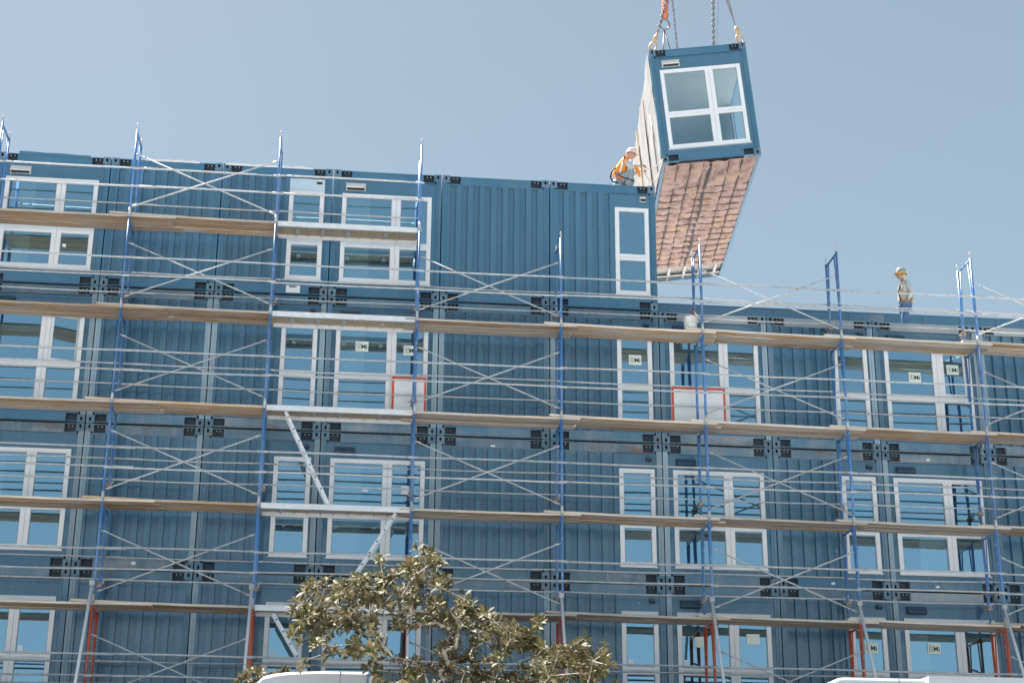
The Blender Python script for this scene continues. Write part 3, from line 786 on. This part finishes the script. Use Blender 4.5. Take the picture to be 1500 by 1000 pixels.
    build(mb, 'wire_grid', plain('grid_dark', (.07, .06, .06), .7), hm)
    mb = MB(); pts = [(HW*.5+.02*math.sin(j*1.3), .2+7.5*j/14, .0+.01*math.sin(j)) for j in range(15)]
    mb.tube(pts, .045, 7); build(mb, 'cable_duct', plain('duct_black', (.045, .045, .05), .7), hm)
    mb = MB(); mb.box(.1, HW-.1, 7.7, HL-.1, .12, .14, 0)
    for i in range(5):
        x = .32+i*.45; mb.box(x, x+.07, 7.6, HL-.1, .03, .118, 1)
    mb.box(.1, HW-.1, 8.55, 8.62, .02, .05, 1)
    mb.box(.1, HW-.1, 8.66, 8.97, .03, .12, 2)
    build(mb, 'floor_joist', [plain('subfloor', (.42, .39, .35), .8), M['galv_d'], M['pocket']], hm)
hoist()
# rigging
def hpt(x, y, z): return HMX @ Vector((x, y, z))
def chain_line(mb, a, b, m=0, link=.11, r=.011):
    a, b = Vector(a), Vector(b); d = (b-a); n = max(2, int(d.length/(link*.72))); d.normalize()
    u = d.cross(Vector((0,1,0))).normalized(); w = d.cross(u)
    for i in range(n):
        c = a+(b-a)*((i+.5)/n); s = u if i % 2 else w
        ring = [c + d*(link*.5*math.cos(t)) + s*(link*.27*math.sin(t)) for t in [2*math.pi*q/8 for q in range(9)]]
        mb.tube(ring, r, 5, m, False)
def shackle(parent, base, up):
    base, up = Vector(base), Vector(up); d = (up-base).normalized(); u = d.cross(Vector((0,1,0))).normalized()
    mb = MB()
    ring = [base+d*(.14+.15*math.cos(t))+u*(.085*math.sin(t)) for t in [2*math.pi*q/14 for q in range(15)]]
    mb.tube(ring, .026, 7, 0, False); build(mb, 'shackle_ring', M['shackle'], parent)
    mb = MB(); mb.tube([base+d*.30, base+d*.38, base+d*.48, base+d*.55], [.03, .06, .055, .025], 8)
    mb.tube([base+d*.40-u*.07, base+d*.45+u*.06], .03, 7); build(mb, 'clutch', M['shackle'], parent)
    mb = MB(); mb.tube([base-d*.08, base+d*.05], .035, 8); mb.tube([base-u*.07, base+u*.07], .02, 7); build(mb, 'casting_lug', M['chain'], parent)
TOPZ = 21.0
def sling(corner, apex, label, chains):
    t = thing('chain_sling', label, 'chain sling', group='lifting chain slings')
    shackle(t, corner, apex)
    c, a = Vector(corner), Vector(apex); d = (a-c).normalized(); st = c+d*.52
    mb = MB()
    for (off, kind) in chains:
        e = a+Vector((off, 0, 0))
        if kind == 'c': chain_line(mb, st, e)
        else: mb.tube([st, e], .011, 6)
    build(mb, 'chain_leg', M['chain'], t)
    return t
AP = hpt(HW/2, HL/2, HH+6.6)
def toward(p, q, t): return p+(q-p)*t
cFL, cFR, cBL, cBR = hpt(.09, .09, HH), hpt(HW-.09, .09, HH), hpt(.09, HL-.09, HH), hpt(HW-.09, HL-.09, HH)
APF = Vector((13.95, 1.75, 21.2))
sling(cFL, APF, 'chain sling with tan shackle on front left corner of hoisted module', [(-.12, 'c'), (.12, 'c')])
sling(cFR, APF+Vector((.1, 0, 0)), 'three-line sling with tan shackle on front right corner of hoisted module', [(-.16, 'l'), (.0, 'l'), (.18, 'l')])
tb = thing('hoist_hook', 'orange hoist hook with ring and two-leg sling above the hoisted module', 'hoist hook')
h0 = Vector((13.17, 2.3, 17.9))
mb = MB(); d = (Vector((13.35, 2.3, 21.2))-h0).normalized()
mb.tube([h0+d*.34, h0+d*.42, h0+d*.7, h0+d*.9, h0+d*1.0], [.03, .07, .085, .08, .05], 9); mb.tube([h0+d*1.0, h0+d*1.2, h0+d*1.45, h0+d*1.55], [.05, .075, .075, .03], 9); build(mb, 'hook_block', M['orange'], tb)
mb = MB(); u = Vector((1, 0, -.1)).normalized()
mb.tube([h0+d*(.17+.15*math.cos(t))+u*(.13*math.sin(t)) for t in [2*math.pi*q/14 for q in range(15)]], .024, 7, 0, False); build(mb, 'ring', M['chain'], tb)
mb = MB(); mb.tube([h0, hpt(.42, 1.1, HH)], .016, 6); mb.tube([h0, hpt(.80, 1.2, HH)], .016, 6); mb.tube([h0, hpt(.6, 1.6, HH)], .006, 5)
build(mb, 'sling_leg', M['chain'], tb)
mb = MB(); chain_line(mb, h0+d*.35+Vector((.07, 0, 0)), h0+d*3.3+Vector((-.05, .1, 0))); chain_line(mb, hpt(.85, 1.0, HH), h0+d*1.5+Vector((.12, 0, 0)), 0, .1, .009); mb.tube([h0+d*1.5, h0+d*3.3], .012, 6); build(mb, 'hoist_chain', M['chain'], tb)
t = thing('load_chain', 'heavy hanging chain reaching the roof right of centre of hoisted module', 'chain')
mb = MB(); chain_line(mb, hpt(1.72, .8, HH), Vector((14.47, 1.95, 21.2)), 0, .12, .014); build(mb, 'heavy_chain', M['chain'], t)
mb = MB(); mb.tube([hpt(1.85, 1.3, HH), Vector((14.75, 2.2, 21.2))], .006, 5); build(mb, 'thin_wire', M['chain'], t)
t = thing('spreader_block', 'steel crane block joining the slings above the hoisted module', 'crane block', (13.95, 1.85, 21.2))
build(MB().box(-.9, 1.0, -.2, .4, -.02, .16).tube([(0, .1, .16), (0, .1, .6)], .05, 8).tube([(0, .1, .6), (.18, .1, .75), (0, .1, .95), (-.18, .1, .75), (0, .1, .6)], .04, 8), 'block_beam', M['orange'], t)

# ------------------------------------------------------------------ people
SKIN = plain('skin', (.42, .25, .18), .55, var=.06); DENIM = plain('denim', (.075, .145, .27), .85, var=.25, scale=9); TROUS = plain('grey_trousers', (.27, .31, .33), .85, var=.15, scale=8)
HIVIS = plain('hivis_orange', (.85, .27, .02), .7, var=.12, scale=7); REFL = plain('reflective_tape', (.72, .74, .7), .4, var=.05)
SHIRT = plain('pale_shirt', (.50, .51, .49), .85, var=.1, scale=8); TANV = plain('tan_vest', (.44, .37, .28), .8, var=.15, scale=8); BOOT = plain('boot', (.12, .085, .06), .7)
HATW = plain('hat_pinkish', (.70, .56, .50), .4, var=.04); HATG = plain('hat_grey', (.27, .30, .29), .4, var=.05); DARKC = plain('dark_gear', (.03, .035, .045), .7); HAIR = plain('hair_dark', (.04, .03, .025), .7)
def hand(mb, wrist, palm_dir, curl_dir, side, m=0):
    w = Vector(wrist); d = Vector(palm_dir).normalized(); c = Vector(curl_dir); c = (c-d*c.dot(d)).normalized(); s = d.cross(c)*side
    add_raw(mb, skin_mesh([(*w, .026), (*(w+d*.045), (.036, .018)), (*(w+d*.09), (.036, .016))], [(0,1),(1,2)], 1), m)
    for k, ln in enumerate((.068, .078, .074, .058)):
        b = w+d*.085+s*(-.03+.02*k)
        p1 = b+d*ln*.45+c*.008; p2 = p1+d*ln*.3+c*ln*.3; p3 = p2+c*ln*.32+d*ln*.08
        add_raw(mb, skin_mesh([(*b, .0095), (*p1, .0088), (*p2, .008), (*p3, .0065)], [(0,1),(1,2),(2,3)], 1), m)
    b = w+d*.035-s*.03
    add_raw(mb, skin_mesh([(*b, .012), (*(b+d*.03-s*.025+c*.01), .010), (*(b+d*.055-s*.03+c*.028), .008)], [(0,1),(1,2)], 1), m)
def head_geo(mb, c, fwd, up=(0,0,1), m=0):
    f = Vector(fwd).normalized(); u = Vector(up); u = (u-f*u.dot(f)).normalized(); s = u.cross(f)
    base = len(mb.v); nu, nv = 20, 14; c = Vector(c)
    for j in range(nv+1):
        t = math.pi*j/nv
        for k in range(nu):
            a = 2*math.pi*k/nu; x = math.sin(t)*math.cos(a); y = math.sin(t)*math.sin(a); z = math.cos(t)
            X = x*(.098 if x > 0 else .102); Y = y*.077; Z = z*.118
            if z < 0: X += .012*(-z) if x > 0 else -.0; Y *= 1-.28*(-z)**1.5
            if x > .75 and abs(y) < .3 and -.35 < z < .15: X += .022*(1-abs(y)/.3)*(1 if z < -.05 else .6)
            if x > .6 and .05 < z < .25 and .2 < abs(y) < .6: X -= .008
            mb.v.append(tuple(c+f*X+s*Y+u*Z))
    for j in range(nv):
        for k in range(nu):
            a = base+j*nu+k; b = base+j*nu+(k+1) % nu; mb.face((a, a+nu, b+nu, b), m, True)
    for sg in (-1, 1): mb.ell(tuple(c+s*.078*sg-f*.005), .018, .012, .03, m, 8, 6)
    return f, s, u, c
def face_parts(body, c, fwd, up=(0,0,1)):
    f = Vector(fwd).normalized(); u = Vector(up); u = (u-f*u.dot(f)).normalized(); s = u.cross(f); c = Vector(c)
    for sg in (-1, 1):
        mb = MB(); mb.ell(tuple(c+f*.087+s*.032*sg+u*.012), .011, .011, .008, 0, 8, 6); build(mb, 'eye', DARKC, body)
    mb = MB(); mb.tube([c+f*.094+s*-.022-u*.062, c+f*.101-u*.06, c+f*.094+s*.022-u*.062], .006, 6); build(mb, 'mouth', plain('lips', (.35, .15, .12), .5), body)
def hard_hat(parent, c, fwd, up, mat, brim=.05):
    f = Vector(fwd).normalized(); u = Vector(up); u = (u-f*u.dot(f)).normalized(); s = u.cross(f); c = Vector(c)
    mb = MB(); n = 20; prof = [(1.02, .0), (1.0, .04), (.9, .085), (.68, .12), (.35, .142), (0.01, .148)]; base = len(mb.v)
    for (r, z) in prof:
        for k in range(n):
            a = 2*math.pi*k/n; mb.v.append(tuple(c+f*(.128*r*math.cos(a))+s*(.105*r*math.sin(a))+u*z))
    for i in range(len(prof)-1):
        for k in range(n): a = base+i*n+k; b = base+i*n+(k+1) % n; mb.face((a, b, b+n, a+n), 0, True)
    b0 = len(mb.v)
    for k in range(n):
        a = 2*math.pi*k/n; e = 1.12+.42*max(0, math.cos(a))**2*(brim/.05)
        for (r, z) in ((1.0, .002), (e, -.012), (e, -.018), (1.0, -.008)): mb.v.append(tuple(c+f*(.128*r*math.cos(a))+s*(.105*r*math.sin(a))+u*z))
    for k in range(n):
        for q in range(3): a = b0+k*4+q; b = b0+((k+1) % n)*4+q; mb.face((a, b, b+1, a+1), 0, True)
    mb.tube([c-f*.115+u*.05, c-f*.06+u*.135, c+f*.06+u*.137, c+f*.115+u*.06], .012, 6)
    return build(mb, 'hard_hat', mat, parent)
# -- squatting worker by the hoisted module (faces right, towards the tag lines)
def worker_squat():
    O = Vector((11.72, .55, 4*H))
    t = thing('person', 'worker in orange vest and pale hard hat squatting on roof edge, holding tag lines', 'person', O)
    sh, hp = .17, .11
    J = dict(pel=(-.13, 0, .36), lum=(-.13, 0, .52), chest=(-.03, 0, .72), neck=(.07, 0, .87), nk=(.11, 0, .93))
    pts = [(*J['pel'], (.15, .13)), (*J['lum'], (.145, .12)), (*J['chest'], (.165, .125)), (*J['neck'], (.085, .075)), (*J['nk'], .055)]
    ed = [(0,1),(1,2),(2,3),(3,4)]
    LG = []
    for sg in (-1, 1):
        i = len(pts)
        knee = (.20, sg*.17-.03, .56) if sg < 0 else (.26, sg*.17, .50)
        ank = (.02, sg*.13, .10) if sg < 0 else (.10, sg*.13, .09)
        pts += [(-.09, sg*.10, .33, .095), (*knee, .072), (*ank, .048), (ank[0]+.12, ank[1], .04, .04)]
        ed += [(0, i), (i, i+1), (i+1, i+2), (i+2, i+3)]; LG.append((knee, ank))
    AR = []
    for sg in (-1, 1):
        i = len(pts)
        el = (.10, sg*.24-.03, .56) if sg < 0 else (.22, sg*.22, .62); wr = (.36, -.13, .70) if sg < 0 else (.40, .06, .68)
        pts += [(.02, sg*.19, .80, .062), (*el, .047), (*wr, .034)]; ed += [(2, i), (i, i+1), (i+1, i+2)]; AR.append((el, wr))
    mb = MB(); add_raw(mb, skin_mesh(pts, ed, 2))
    HC = Vector((.185, -.02, 1.03)); fw = (.78, -.45, -.28)
    head_geo(mb, HC, fw, (.3, 0, 1))
    for (el, wr), sd_ in zip(AR, (1, -1)):
        d = Vector(wr)-Vector(el); hand(mb, wr, (.9, 0, .1), (0, -.2, -1), sd_)
    body = build(mb, 'body', SKIN, t)
    face_parts(body, HC, fw, (.3, 0, 1))
    hard_hat(t, HC+Vector((.0, .0, .045)), fw, (.25, 0, 1), HATW)
    # clothes
    lp = [(*J['pel'], (.172, .152))]; le = []
    for sg, (kn, an) in zip((-1, 1), LG):
        i = len(lp); lp += [(-.09, sg*.10, .34, .115), (*kn, .09), (an[0], an[1], .13, .07)]; le += [(0, i), (i, i+1), (i+1, i+2)]
    mb = MB(); add_raw(mb, skin_mesh(lp, le, 2)); build(mb, 'trousers', TROUS, t)
    for sg, (kn, an) in zip((-1, 1), LG):
        mb = MB(); add_raw(mb, skin_mesh([(an[0]-.03, an[1], .05, .05), (an[0]+.06, an[1], .05, .052), (an[0]+.19, an[1], .035, .038)], [(0,1),(1,2)], 1)); mb.tube([(an[0], an[1], .05), (an[0], an[1], .19)], .056, 10); build(mb, 'boot', BOOT, t)
    sp = [(*J['lum'], (.16, .135)), (*J['chest'], (.18, .14)), (*J['neck'], (.09, .08))]; se = [(0,1),(1,2)]
    for sg, (el, wr) in zip((-1, 1), AR):
        i = len(sp); sp += [(.02, sg*.19, .80, .075), (*el, .06), (*(Vector(el)+(Vector(wr)-Vector(el))*.85), .046)]; se += [(1, i), (i, i+1), (i+1, i+2)]
    mb = MB(); add_raw(mb, skin_mesh(sp, se, 2)); build(mb, 'shirt', SHIRT, t)
    mb = MB(); add_raw(mb, skin_mesh([(-.13, 0, .44, (.17, .15)), (*J['lum'], (.178, .152)), (*J['chest'], (.196, .158)), (.05, 0, .86, (.13, .11)), (.02, -.185, .815, .098), (.05, -.215, .72, .085), (.02, .185, .815, .098)], [(0,1),(1,2),(2,3),(2,4),(4,5),(2,6)], 2))
    v = build(mb, 'vest', HIVIS, t)
    mb = MB(); 
    for x_, y_, in ((-.08, -.155), (.09, -.15)): mb.tube([(x_-.05, y_-.03, .48), (x_+.0, y_-.05, .64), (x_+.05, y_-.02, .83)], .02, 6)
    build(mb, 'reflective_stripe', REFL, v)
    mb = MB(); add_raw(mb, skin_mesh([(.20, -.20, .68, (.06, .04)), (.30, -.24, .52, (.085, .045)), (.33, -.24, .36, (.09, .035))], [(0,1),(1,2)], 1)); build(mb, 'vest_flap', HIVIS, v)
    mb = MB(); mb.tube([(-.22, -.13, .62), (-.32, -.16, .5), (-.35, -.16, .36), (-.30, -.17, .24), (-.18, -.2, .2)], .022, 7); mb.tube([(-.24, -.17, .46), (-.1, -.2, .36), (.08, -.22, .30), (.2, -.2, .26)], .018, 6); build(mb, 'lanyard', DARKC, t)
    mb = MB(); mb.tube([(-.22, -.19, .40), (-.16, -.21, .34), (-.08, -.215, .30)], [.03, .042, .03], 7); build(mb, 'tool_pouch', plain('pouch_red', (.55, .13, .06), .7), t)
    return O
O1 = worker_squat()
t = thing('tag_line', 'two slack tan ropes from the squatting worker to the hoisted module corner', 'rope')
cB = hpt(.03, -.01, .10)
for (a, sag) in ((O1+Vector((.46, -.12, .68)), .12), (O1+Vector((.5, .05, .66)), .42)):
    b = cB; pts = [a+(b-a)*q/12+Vector((0, 0, -sag*4*(q/12)*(1-q/12)))for q in range(13)]
    build(MB().tube(pts, .013, 6), 'rope_strand', plain('rope_tan', (.55, .45, .33), .8), t)
# -- standing worker on the lower roof (faces left)
def worker_stand():
    O = Vector((18.56, 1.2, 3*H+.005))
    t = thing('person', 'worker in tan vest, jeans and orange-brimmed hard hat standing on the lower roof', 'person', O)
    pts = [(.0, 0, .95, (.145, .115)), (.0, 0, 1.12, (.135, .105)), (.01, 0, 1.33, (.165, .12)), (.0, 0, 1.47, (.08, .07)), (-.015, 0, 1.545, .056)]
    ed = [(0,1),(1,2),(2,3),(3,4)]; LG = []
    for sg, kx, ax in ((-1, -.07, -.03), (1, .03, .12)):
        i = len(pts); kn = (kx, sg*.10, .5); an = (ax, sg*.10, .09)
        pts += [(.0, sg*.095, .86, .098), (*kn, .066), (*an, .046), (ax-.13, sg*.10, .04, .04)]; ed += [(0, i), (i, i+1), (i+1, i+2), (i+2, i+3)]; LG.append((kn, an))
    AR = []
    for sg, el, wr in ((-1, (.12, -.25, 1.13), (.0, -.195, .955)), (1, (.06, .25, 1.12), (.02, .21, .92))):
        i = len(pts); pts += [(.02, sg*.19, 1.41, .062), (*el, .048), (*wr, .034)]; ed += [(2, i), (i, i+1), (i+1, i+2)]; AR.append((el, wr))
    mb = MB(); add_raw(mb, skin_mesh(pts, ed, 2))
    HC = Vector((-.035, 0, 1.655)); fw = (-1, -.18, -.02); head_geo(mb, HC, fw)
    for (el, wr), sd_ in zip(AR, (1, -1)): hand(mb, wr, (-.45, .12*sd_, -.9), (-.3, .5*sd_, -.3), sd_)
    body = build(mb, 'body', SKIN, t); face_parts(body, HC, fw)
    hard_hat(t, HC+Vector((.012, 0, .055)), fw, (0,0,1), HATG, .05)
    mb = MB(); n = 20
    for k in range(n+1):
        a = 2*math.pi*k/n; x, y = -math.cos(a), -math.sin(a); ex = 1+.12*max(0, math.cos(a))
        mb.v += [(HC.x+.012+.135*x*ex, HC.y+.112*y, HC.z+.02-.03*max(0, math.cos(a))), (HC.x+.012+.133*x, HC.y+.109*y, HC.z+.068)]
    for k in range(n): mb.face((2*k, 2*k+2, 2*k+3, 2*k+1), 0, True)
    build(mb, 'hat_band', plain('amber_band', (.78, .42, .07), .6), t)
    mb = MB(); mb.ell((HC.x+.045, 0, HC.z-.02), .07, .082, .095, 0, 12, 8); build(mb, 'neck_shade', plain('neck_shade', (.55, .46, .27), .8), t)
    lp = [(0, 0, .97, (.178, .15))]; le = []
    for sg, (kn, an) in zip((-1, 1), LG):
        i = len(lp); lp += [(.0, sg*.095, .85, .122), (*kn, .084), (an[0], an[1], .1, .07)]; le += [(0, i), (i, i+1), (i+1, i+2)]
    mb = MB(); add_raw(mb, skin_mesh(lp, le, 2)); build(mb, 'jeans', DENIM, t)
    for sg, (kn, an) in zip((-1, 1), LG):
        mb = MB(); add_raw(mb, skin_mesh([(an[0]+.04, an[1], .05, .048), (an[0]-.06, an[1], .05, .05), (an[0]-.18, an[1], .035, .036)], [(0,1),(1,2)], 1)); mb.tube([(an[0], an[1], .05), (an[0], an[1], .17)], .056, 10); build(mb, 'boot', BOOT, t)
    sp = [(0, 0, 1.05, (.155, .125)), (.01, 0, 1.33, (.18, .135)), (0, 0, 1.48, (.085, .075))]; se = [(0,1),(1,2)]
    for sg, (el, wr) in zip((-1, 1), AR):
        i = len(sp); sp += [(.02, sg*.19, 1.41, .075), (*el, .062), (*(Vector(el)+(Vector(wr)-Vector(el))*.88), .046)]; se += [(1, i), (i, i+1), (i+1, i+2)]
    mb = MB(); add_raw(mb, skin_mesh(sp, se, 2)); build(mb, 'shirt', SHIRT, t)
    mb = MB(); add_raw(mb, skin_mesh([(-.01, 0, .87, (.20, .165)), (0, 0, 1.1, (.178, .15)), (.0, 0, 1.33, (.192, .148)), (0, 0, 1.44, (.13, .10))], [(0,1),(1,2),(2,3)], 2)); v = build(mb, 'vest', TANV, t)
    mb = MB(); mb.tube([(-.13, -.12, .95), (-.16, -.08, 1.2), (-.1, -.06, 1.42)], .018, 6); build(mb, 'vest_stripe', DARKC, v)
    mb = MB(); mb.tube([(.14, -.09, .93), (.18, -.05, 1.0), (.15, -.1, 1.1)], [.04, .05, .03], 8); build(mb, 'tool_pouch', plain('pouch_tan', (.5, .42, .3), .8), t)
worker_stand()

# ------------------------------------------------------------------ magnolia trees
LEAF, N, L, Pn = new_mat('magnolia_leaf')
oi = N.new('ShaderNodeNewGeometry'); r = ramp(N, [(0, (.055, .065, .02)), (.4, (.125, .122, .038)), (.75, (.20, .185, .065)), (1, (.27, .165, .07))]); L.new(oi.outputs['Random Per Island'], r.inputs[0])
mx = mixc(N, L, oi.outputs['Backfacing'], r.outputs[0], (.145, .125, .065)); L.new(mx, Pn.inputs['Base Color']); Pn.inputs['Roughness'].default_value = .58
Pn.inputs['Specular IOR Level'].default_value = .4
tr = N.new('ShaderNodeBsdfTranslucent'); L.new(mx, tr.inputs['Color']); ms = N.new('ShaderNodeMixShader'); ms.inputs[0].default_value = .28
L.new(Pn.outputs[0], ms.inputs[1]); L.new(tr.outputs[0], ms.inputs[2]); L.new(ms.outputs[0], N['Material Output'].inputs[0])
BARK = plain('bark', (.52, .46, .40), .85, lo=.9, hi=1.1, var=.25, scale=14)
def leaf(mb, base, d, nrm, ln, wd):
    s = d.cross(nrm).normalized(); n = nrm
    cols = []
    for (t, w, dz) in ((0, .12, 0), (.3, .85, .03), (.6, 1.0, .02), (.85, .6, -.04), (1, .03, -.1)):
        c = base+d*(ln*t)+n*(dz*ln)
        cols.append((c-s*(wd*w*.5)+n*(.10*wd*w), c-n*.02*ln, c+s*(wd*w*.5)+n*(.10*wd*w)))
    b = len(mb.v)
    for c in cols: mb.v += [tuple(x) for x in c]
    for i in range(4):
        for k in range(2): a = b+i*3+k; mb.face((a, a+1, a+4, a+3), 0, True)
def rosette(mb, p, up, q, n, size):
    up = up.normalized(); a = up.cross(Vector((0,1,.2))).normalized(); c = up.cross(a)
    for i in range(n):
        th = i*2.4+q.uniform(-.3, .3); lift = q.uniform(-.35, .75) if i > 3 else q.uniform(.5, 1.1)
        rd = a*math.cos(th)+c*math.sin(th); d = (rd+up*lift).normalized(); nrm = (up-d*up.dot(d)).normalized()
        ln = size*q.uniform(.75, 1.2); leaf(mb, p-up*q.uniform(0, .10)+d*.015, d, nrm, ln, ln*q.uniform(.36, .46))
def magnolia(name, label, base, tips, trunk_path, size, seed, nleaf=(9, 14)):
    q = random.Random(seed); t = thing(name, label, 'tree', base); B = Vector(base)
    nodes = []          # (pos, parent, order)
    for i, p in enumerate(trunk_path): nodes.append([Vector(p)-B, i-1])
    tips = sorted([Vector(p)-B for p in tips], key=lambda p: (p-nodes[-1][0]).length)
    dirs = []
    ends = []
    for tp in tips:
        best, bi = 1e9, 0
        for i, (p, pr) in enumerate(nodes):
            dv = tp-p
            if dv.z < -.25: continue
            c = dv.length+ (.0 if i > 2 else .2)
            if c < best: best, bi = c, i
        p = nodes[bi][0]; dv = tp-p; ns = max(1, int(dv.length/.28)); par = bi
        for k in range(1, ns+1):
            f = k/ns; pp = p+dv*f+Vector((q.uniform(-.04, .04), q.uniform(-.04, .04), -.10*dv.length*math.sin(math.pi*f)*.6)) if k < ns else tp
            nodes.append([pp, par]); par = len(nodes)-1
        ends.append(par)
    w = [0]*len(nodes)
    for e in ends:
        i = e
        while i >= 0: w[i] += 1; i = nodes[i][1]
    mb = MB()
    for i, (p, pr) in enumerate(nodes):
        if pr < 0: continue
        r0, r1 = .0068*max(1, w[pr])**.36, .0068*max(1, w[i])**.36
        if w[pr] > 1.8*w[i]: r0 = r1*1.15
        mb.tube([nodes[pr][0], p], [r0, r1], 6 if w[i] > 3 else 5, 0, False)
    build(mb, 'trunk', BARK, t)
    mb = MB()
    for e in ends:
        p, pr = nodes[e]; d = (p-nodes[pr][0]).normalized(); up = (d*.8+Vector((0, -.12, .75))+Vector((q.uniform(-.35, .35), q.uniform(-.35, .35), 0)))
        rosette(mb, p, up, q, q.randint(*nleaf), size)
        if q.random() < .6: rosette(mb, p-d*.14, up+Vector((q.uniform(-.6, .6), q.uniform(-.6, .6), -.2)), q, 5, size*.9)
    build(mb, 'crown', LEAF, t); return t
ENV = [(4.85, .55), (5.0, .86), (5.3, .95), (5.6, .92), (5.75, 1.0), (5.95, 1.05), (6.05, 1.36), (6.2, 1.0), (6.38, 1.34), (6.55, 1.50), (6.78, 1.47), (6.9, 1.0), (7.05, .85), (7.3, .62), (7.6, .45), (7.95, .34), (8.2, .42), (8.35, .12), (8.55, .12), (8.8, .2), (9.05, .30), (9.2, .05)]
def env(x):
    for (a, b) in zip(ENV[:-1], ENV[1:]):
        if a[0] <= x <= b[0]: return a[1]+(b[1]-a[1])*(x-a[0])/(b[0]-a[0])
    return -9
q = random.Random(21); tips = []
while len(tips) < 560:
    x = q.uniform(4.85, 9.2); dep = q.random()**1.5*2.3; y = q.gauss(0, .55); e = env(x)
    z = e-.10-dep-.18*y*y
    if z < -1.7: continue
    h = (e-z)
    # sparse windows in the crown interior where branches show
    hole = math.sin(x*3.1+.7)*math.sin(z*4.3+1.1)+.35*math.sin(x*7+z*5)
    if h > .45 and z > -.3 and hole > .12 and q.random() < .9: continue
    if x < 5.95 and z < -.34: continue
    if x < 5.65 and h > .75 and q.random() < .75: continue
    if min(((x-a)**2+(y-11*0-b)**2+(z-c)**2 for a, b, c in [(p[0], p[1]+11, p[2]) for p in tips]), default=9) < .0065: continue
    tips.append((x, y-11, z))
magnolia('magnolia_tree', 'broad magnolia tree with olive leaves in front of the scaffold', (6.9, -11, GZ), tips,
         [(6.9, -11, GZ), (6.88, -11, GZ+.7), (6.85, -11, GZ+1.3), (6.9, -10.98, -1.35)], .125, 5, (10, 15))
q = random.Random(8)
tips = [(4.35+q.gauss(.12, .22), -7+q.gauss(0, .2), .16-abs(q.gauss(0, .16))) for _ in range(26)]
magnolia('young_magnolia', 'small magnolia top just showing behind the left white truck roof', (4.45, -7, GZ+.12), tips, [(4.45, -7, GZ+.12), (4.45, -7, -1.6), (4.46, -7, -.6)], .15, 6)

# ------------------------------------------------------------------ trucks in the street (only their roofs reach into the picture)
WHITEP = plain('vehicle_white', (.55, .565, .59), .35, var=.03, scale=2); BOXB = plain('truck_box_blue_grey', (.10, .17, .24), .5, var=.06); TYRE = plain('tyre', (.02, .02, .022), .8); GLS = plain('vehicle_glass', (.03, .04, .05), .08)
def truck(label, x0, y, boxmat, cabtop, length, group, roof):
    t = thing('box_truck', label, 'truck', (x0, y, GZ), group=group)
    zt = cabtop-GZ; mb = MB()
    # cab and roof fairing as one lofted shell, seen from the side it faces left
    prof = [(0.0, .55), (0.0, 1.15), (.12, 1.3), (.55, 2.05), (.72, 2.2)] + [(x, zt+z) for x, z in roof] + [(2.66, zt), (2.66, .55)]
    rings = []
    for (yy, ins) in ((-1.0, .06), (-.96, .0), (.96, .0), (1.0, .06)):
        b = len(mb.v); rings.append(b)
        cx, cz = 1.5, 1.6
        for (x, z) in prof: mb.v.append((x+(cx-x)*ins*.5, yy, z+(cz-z)*ins*.5))
    n = len(prof)
    for a, b in zip(rings[:-1], rings[1:]):
        for i in range(n): j = (i+1) % n; mb.face((a+i, a+j, b+j, b+i), 0, False)
    mb.face([rings[0]+i for i in range(n)][::-1]); mb.face([rings[-1]+i for i in range(n)])
    build(mb, 'cab', WHITEP, t)
    for s in (-1, 1):
        yy = s*1.004
        d = MB(); d.box(.75, 1.75, min(yy, yy+.012*s), max(yy, yy+.012*s), .75, 1.25, 0); d.box(.8, 1.7, min(yy, yy+.012*s), max(yy, yy+.012*s), 1.3, 1.95, 1); dd = build(d, 'door', [WHITEP, GLS], t)
        build(MB().box(1.58, 1.7, yy+.012*s-.01, yy+.012*s+.01, 1.12, 1.16), 'handle', M['chain'], dd)
        build(MB().box(-.02, .02, s*.72-.14, s*.72+.14, .85, 1.02), 'headlight', M['board'], t)
    w = MB(); w.quad((.135, -.86, 1.34), (.135, .86, 1.34), (.60, .82, 2.0), (.60, -.82, 2.0)); build(w, 'windscreen', GLS, t, (-.012, 0, .01))
    build(MB().box(-.06, .06, -.98, .98, .38, .6), 'bumper', M['chain'], t)
    build(MB().box(2.24, 2.255, -1.006, 1.006, .6, zt+.003), 'cab_seam', M['pvcgap'], t)
    mb = MB(); mb.box(2.69, length, -1.06, 1.06, .85, zt); mb.box(2.69, length, -1.07, 1.07, zt, zt+.035); mb.box(2.69, length, -1.07, 1.07, .8, .9)
    for qx in range(1, 6): xx = 2.69+(length-2.69)*qx/6; mb.box(xx, xx+.03, -1.065, 1.065, .9, zt)
    build(mb, 'cargo_box', boxmat, t)
    build(MB().box(.2, length-.2, -.45, .45, .55, .8), 'chassis', M['chain'], t)
    for (wx) in (.85, length-.9):
        for s in (-1, 1):
            wh = build(MB().lathe([(.2, -.12), (.36, -.12), (.40, -.08), (.40, .08), (.36, .12), (.2, .12)], 20), 'wheel', TYRE, t, (wx, s*.84, .40), (rad(90), 0, 0))
            build(MB().lathe([(0, .09), (.12, .1), (.2, .06), (.22, .1), (.22, -.1), (0, -.09)], 16), 'rim', M['alu'], wh)
truck('truck with white cab fairing and blue-grey box, mostly hidden by the magnolia', 3.3, -8.5, BOXB, -.175, 4.3, 'trucks parked in the street',
      [(.98, -.26), (1.14, -.10), (1.3, -.055), (1.48, -.028), (1.9, -.004), (2.05, 0)])
truck('all white box truck parked at the lower right, its roof edge just showing', 11.66, -8.5, WHITEP, -.10, 18.6, 'trucks parked in the street',
      [(.95, -.30), (1.14, -.10), (1.32, -.012), (1.4, 0), (2.05, 0)])
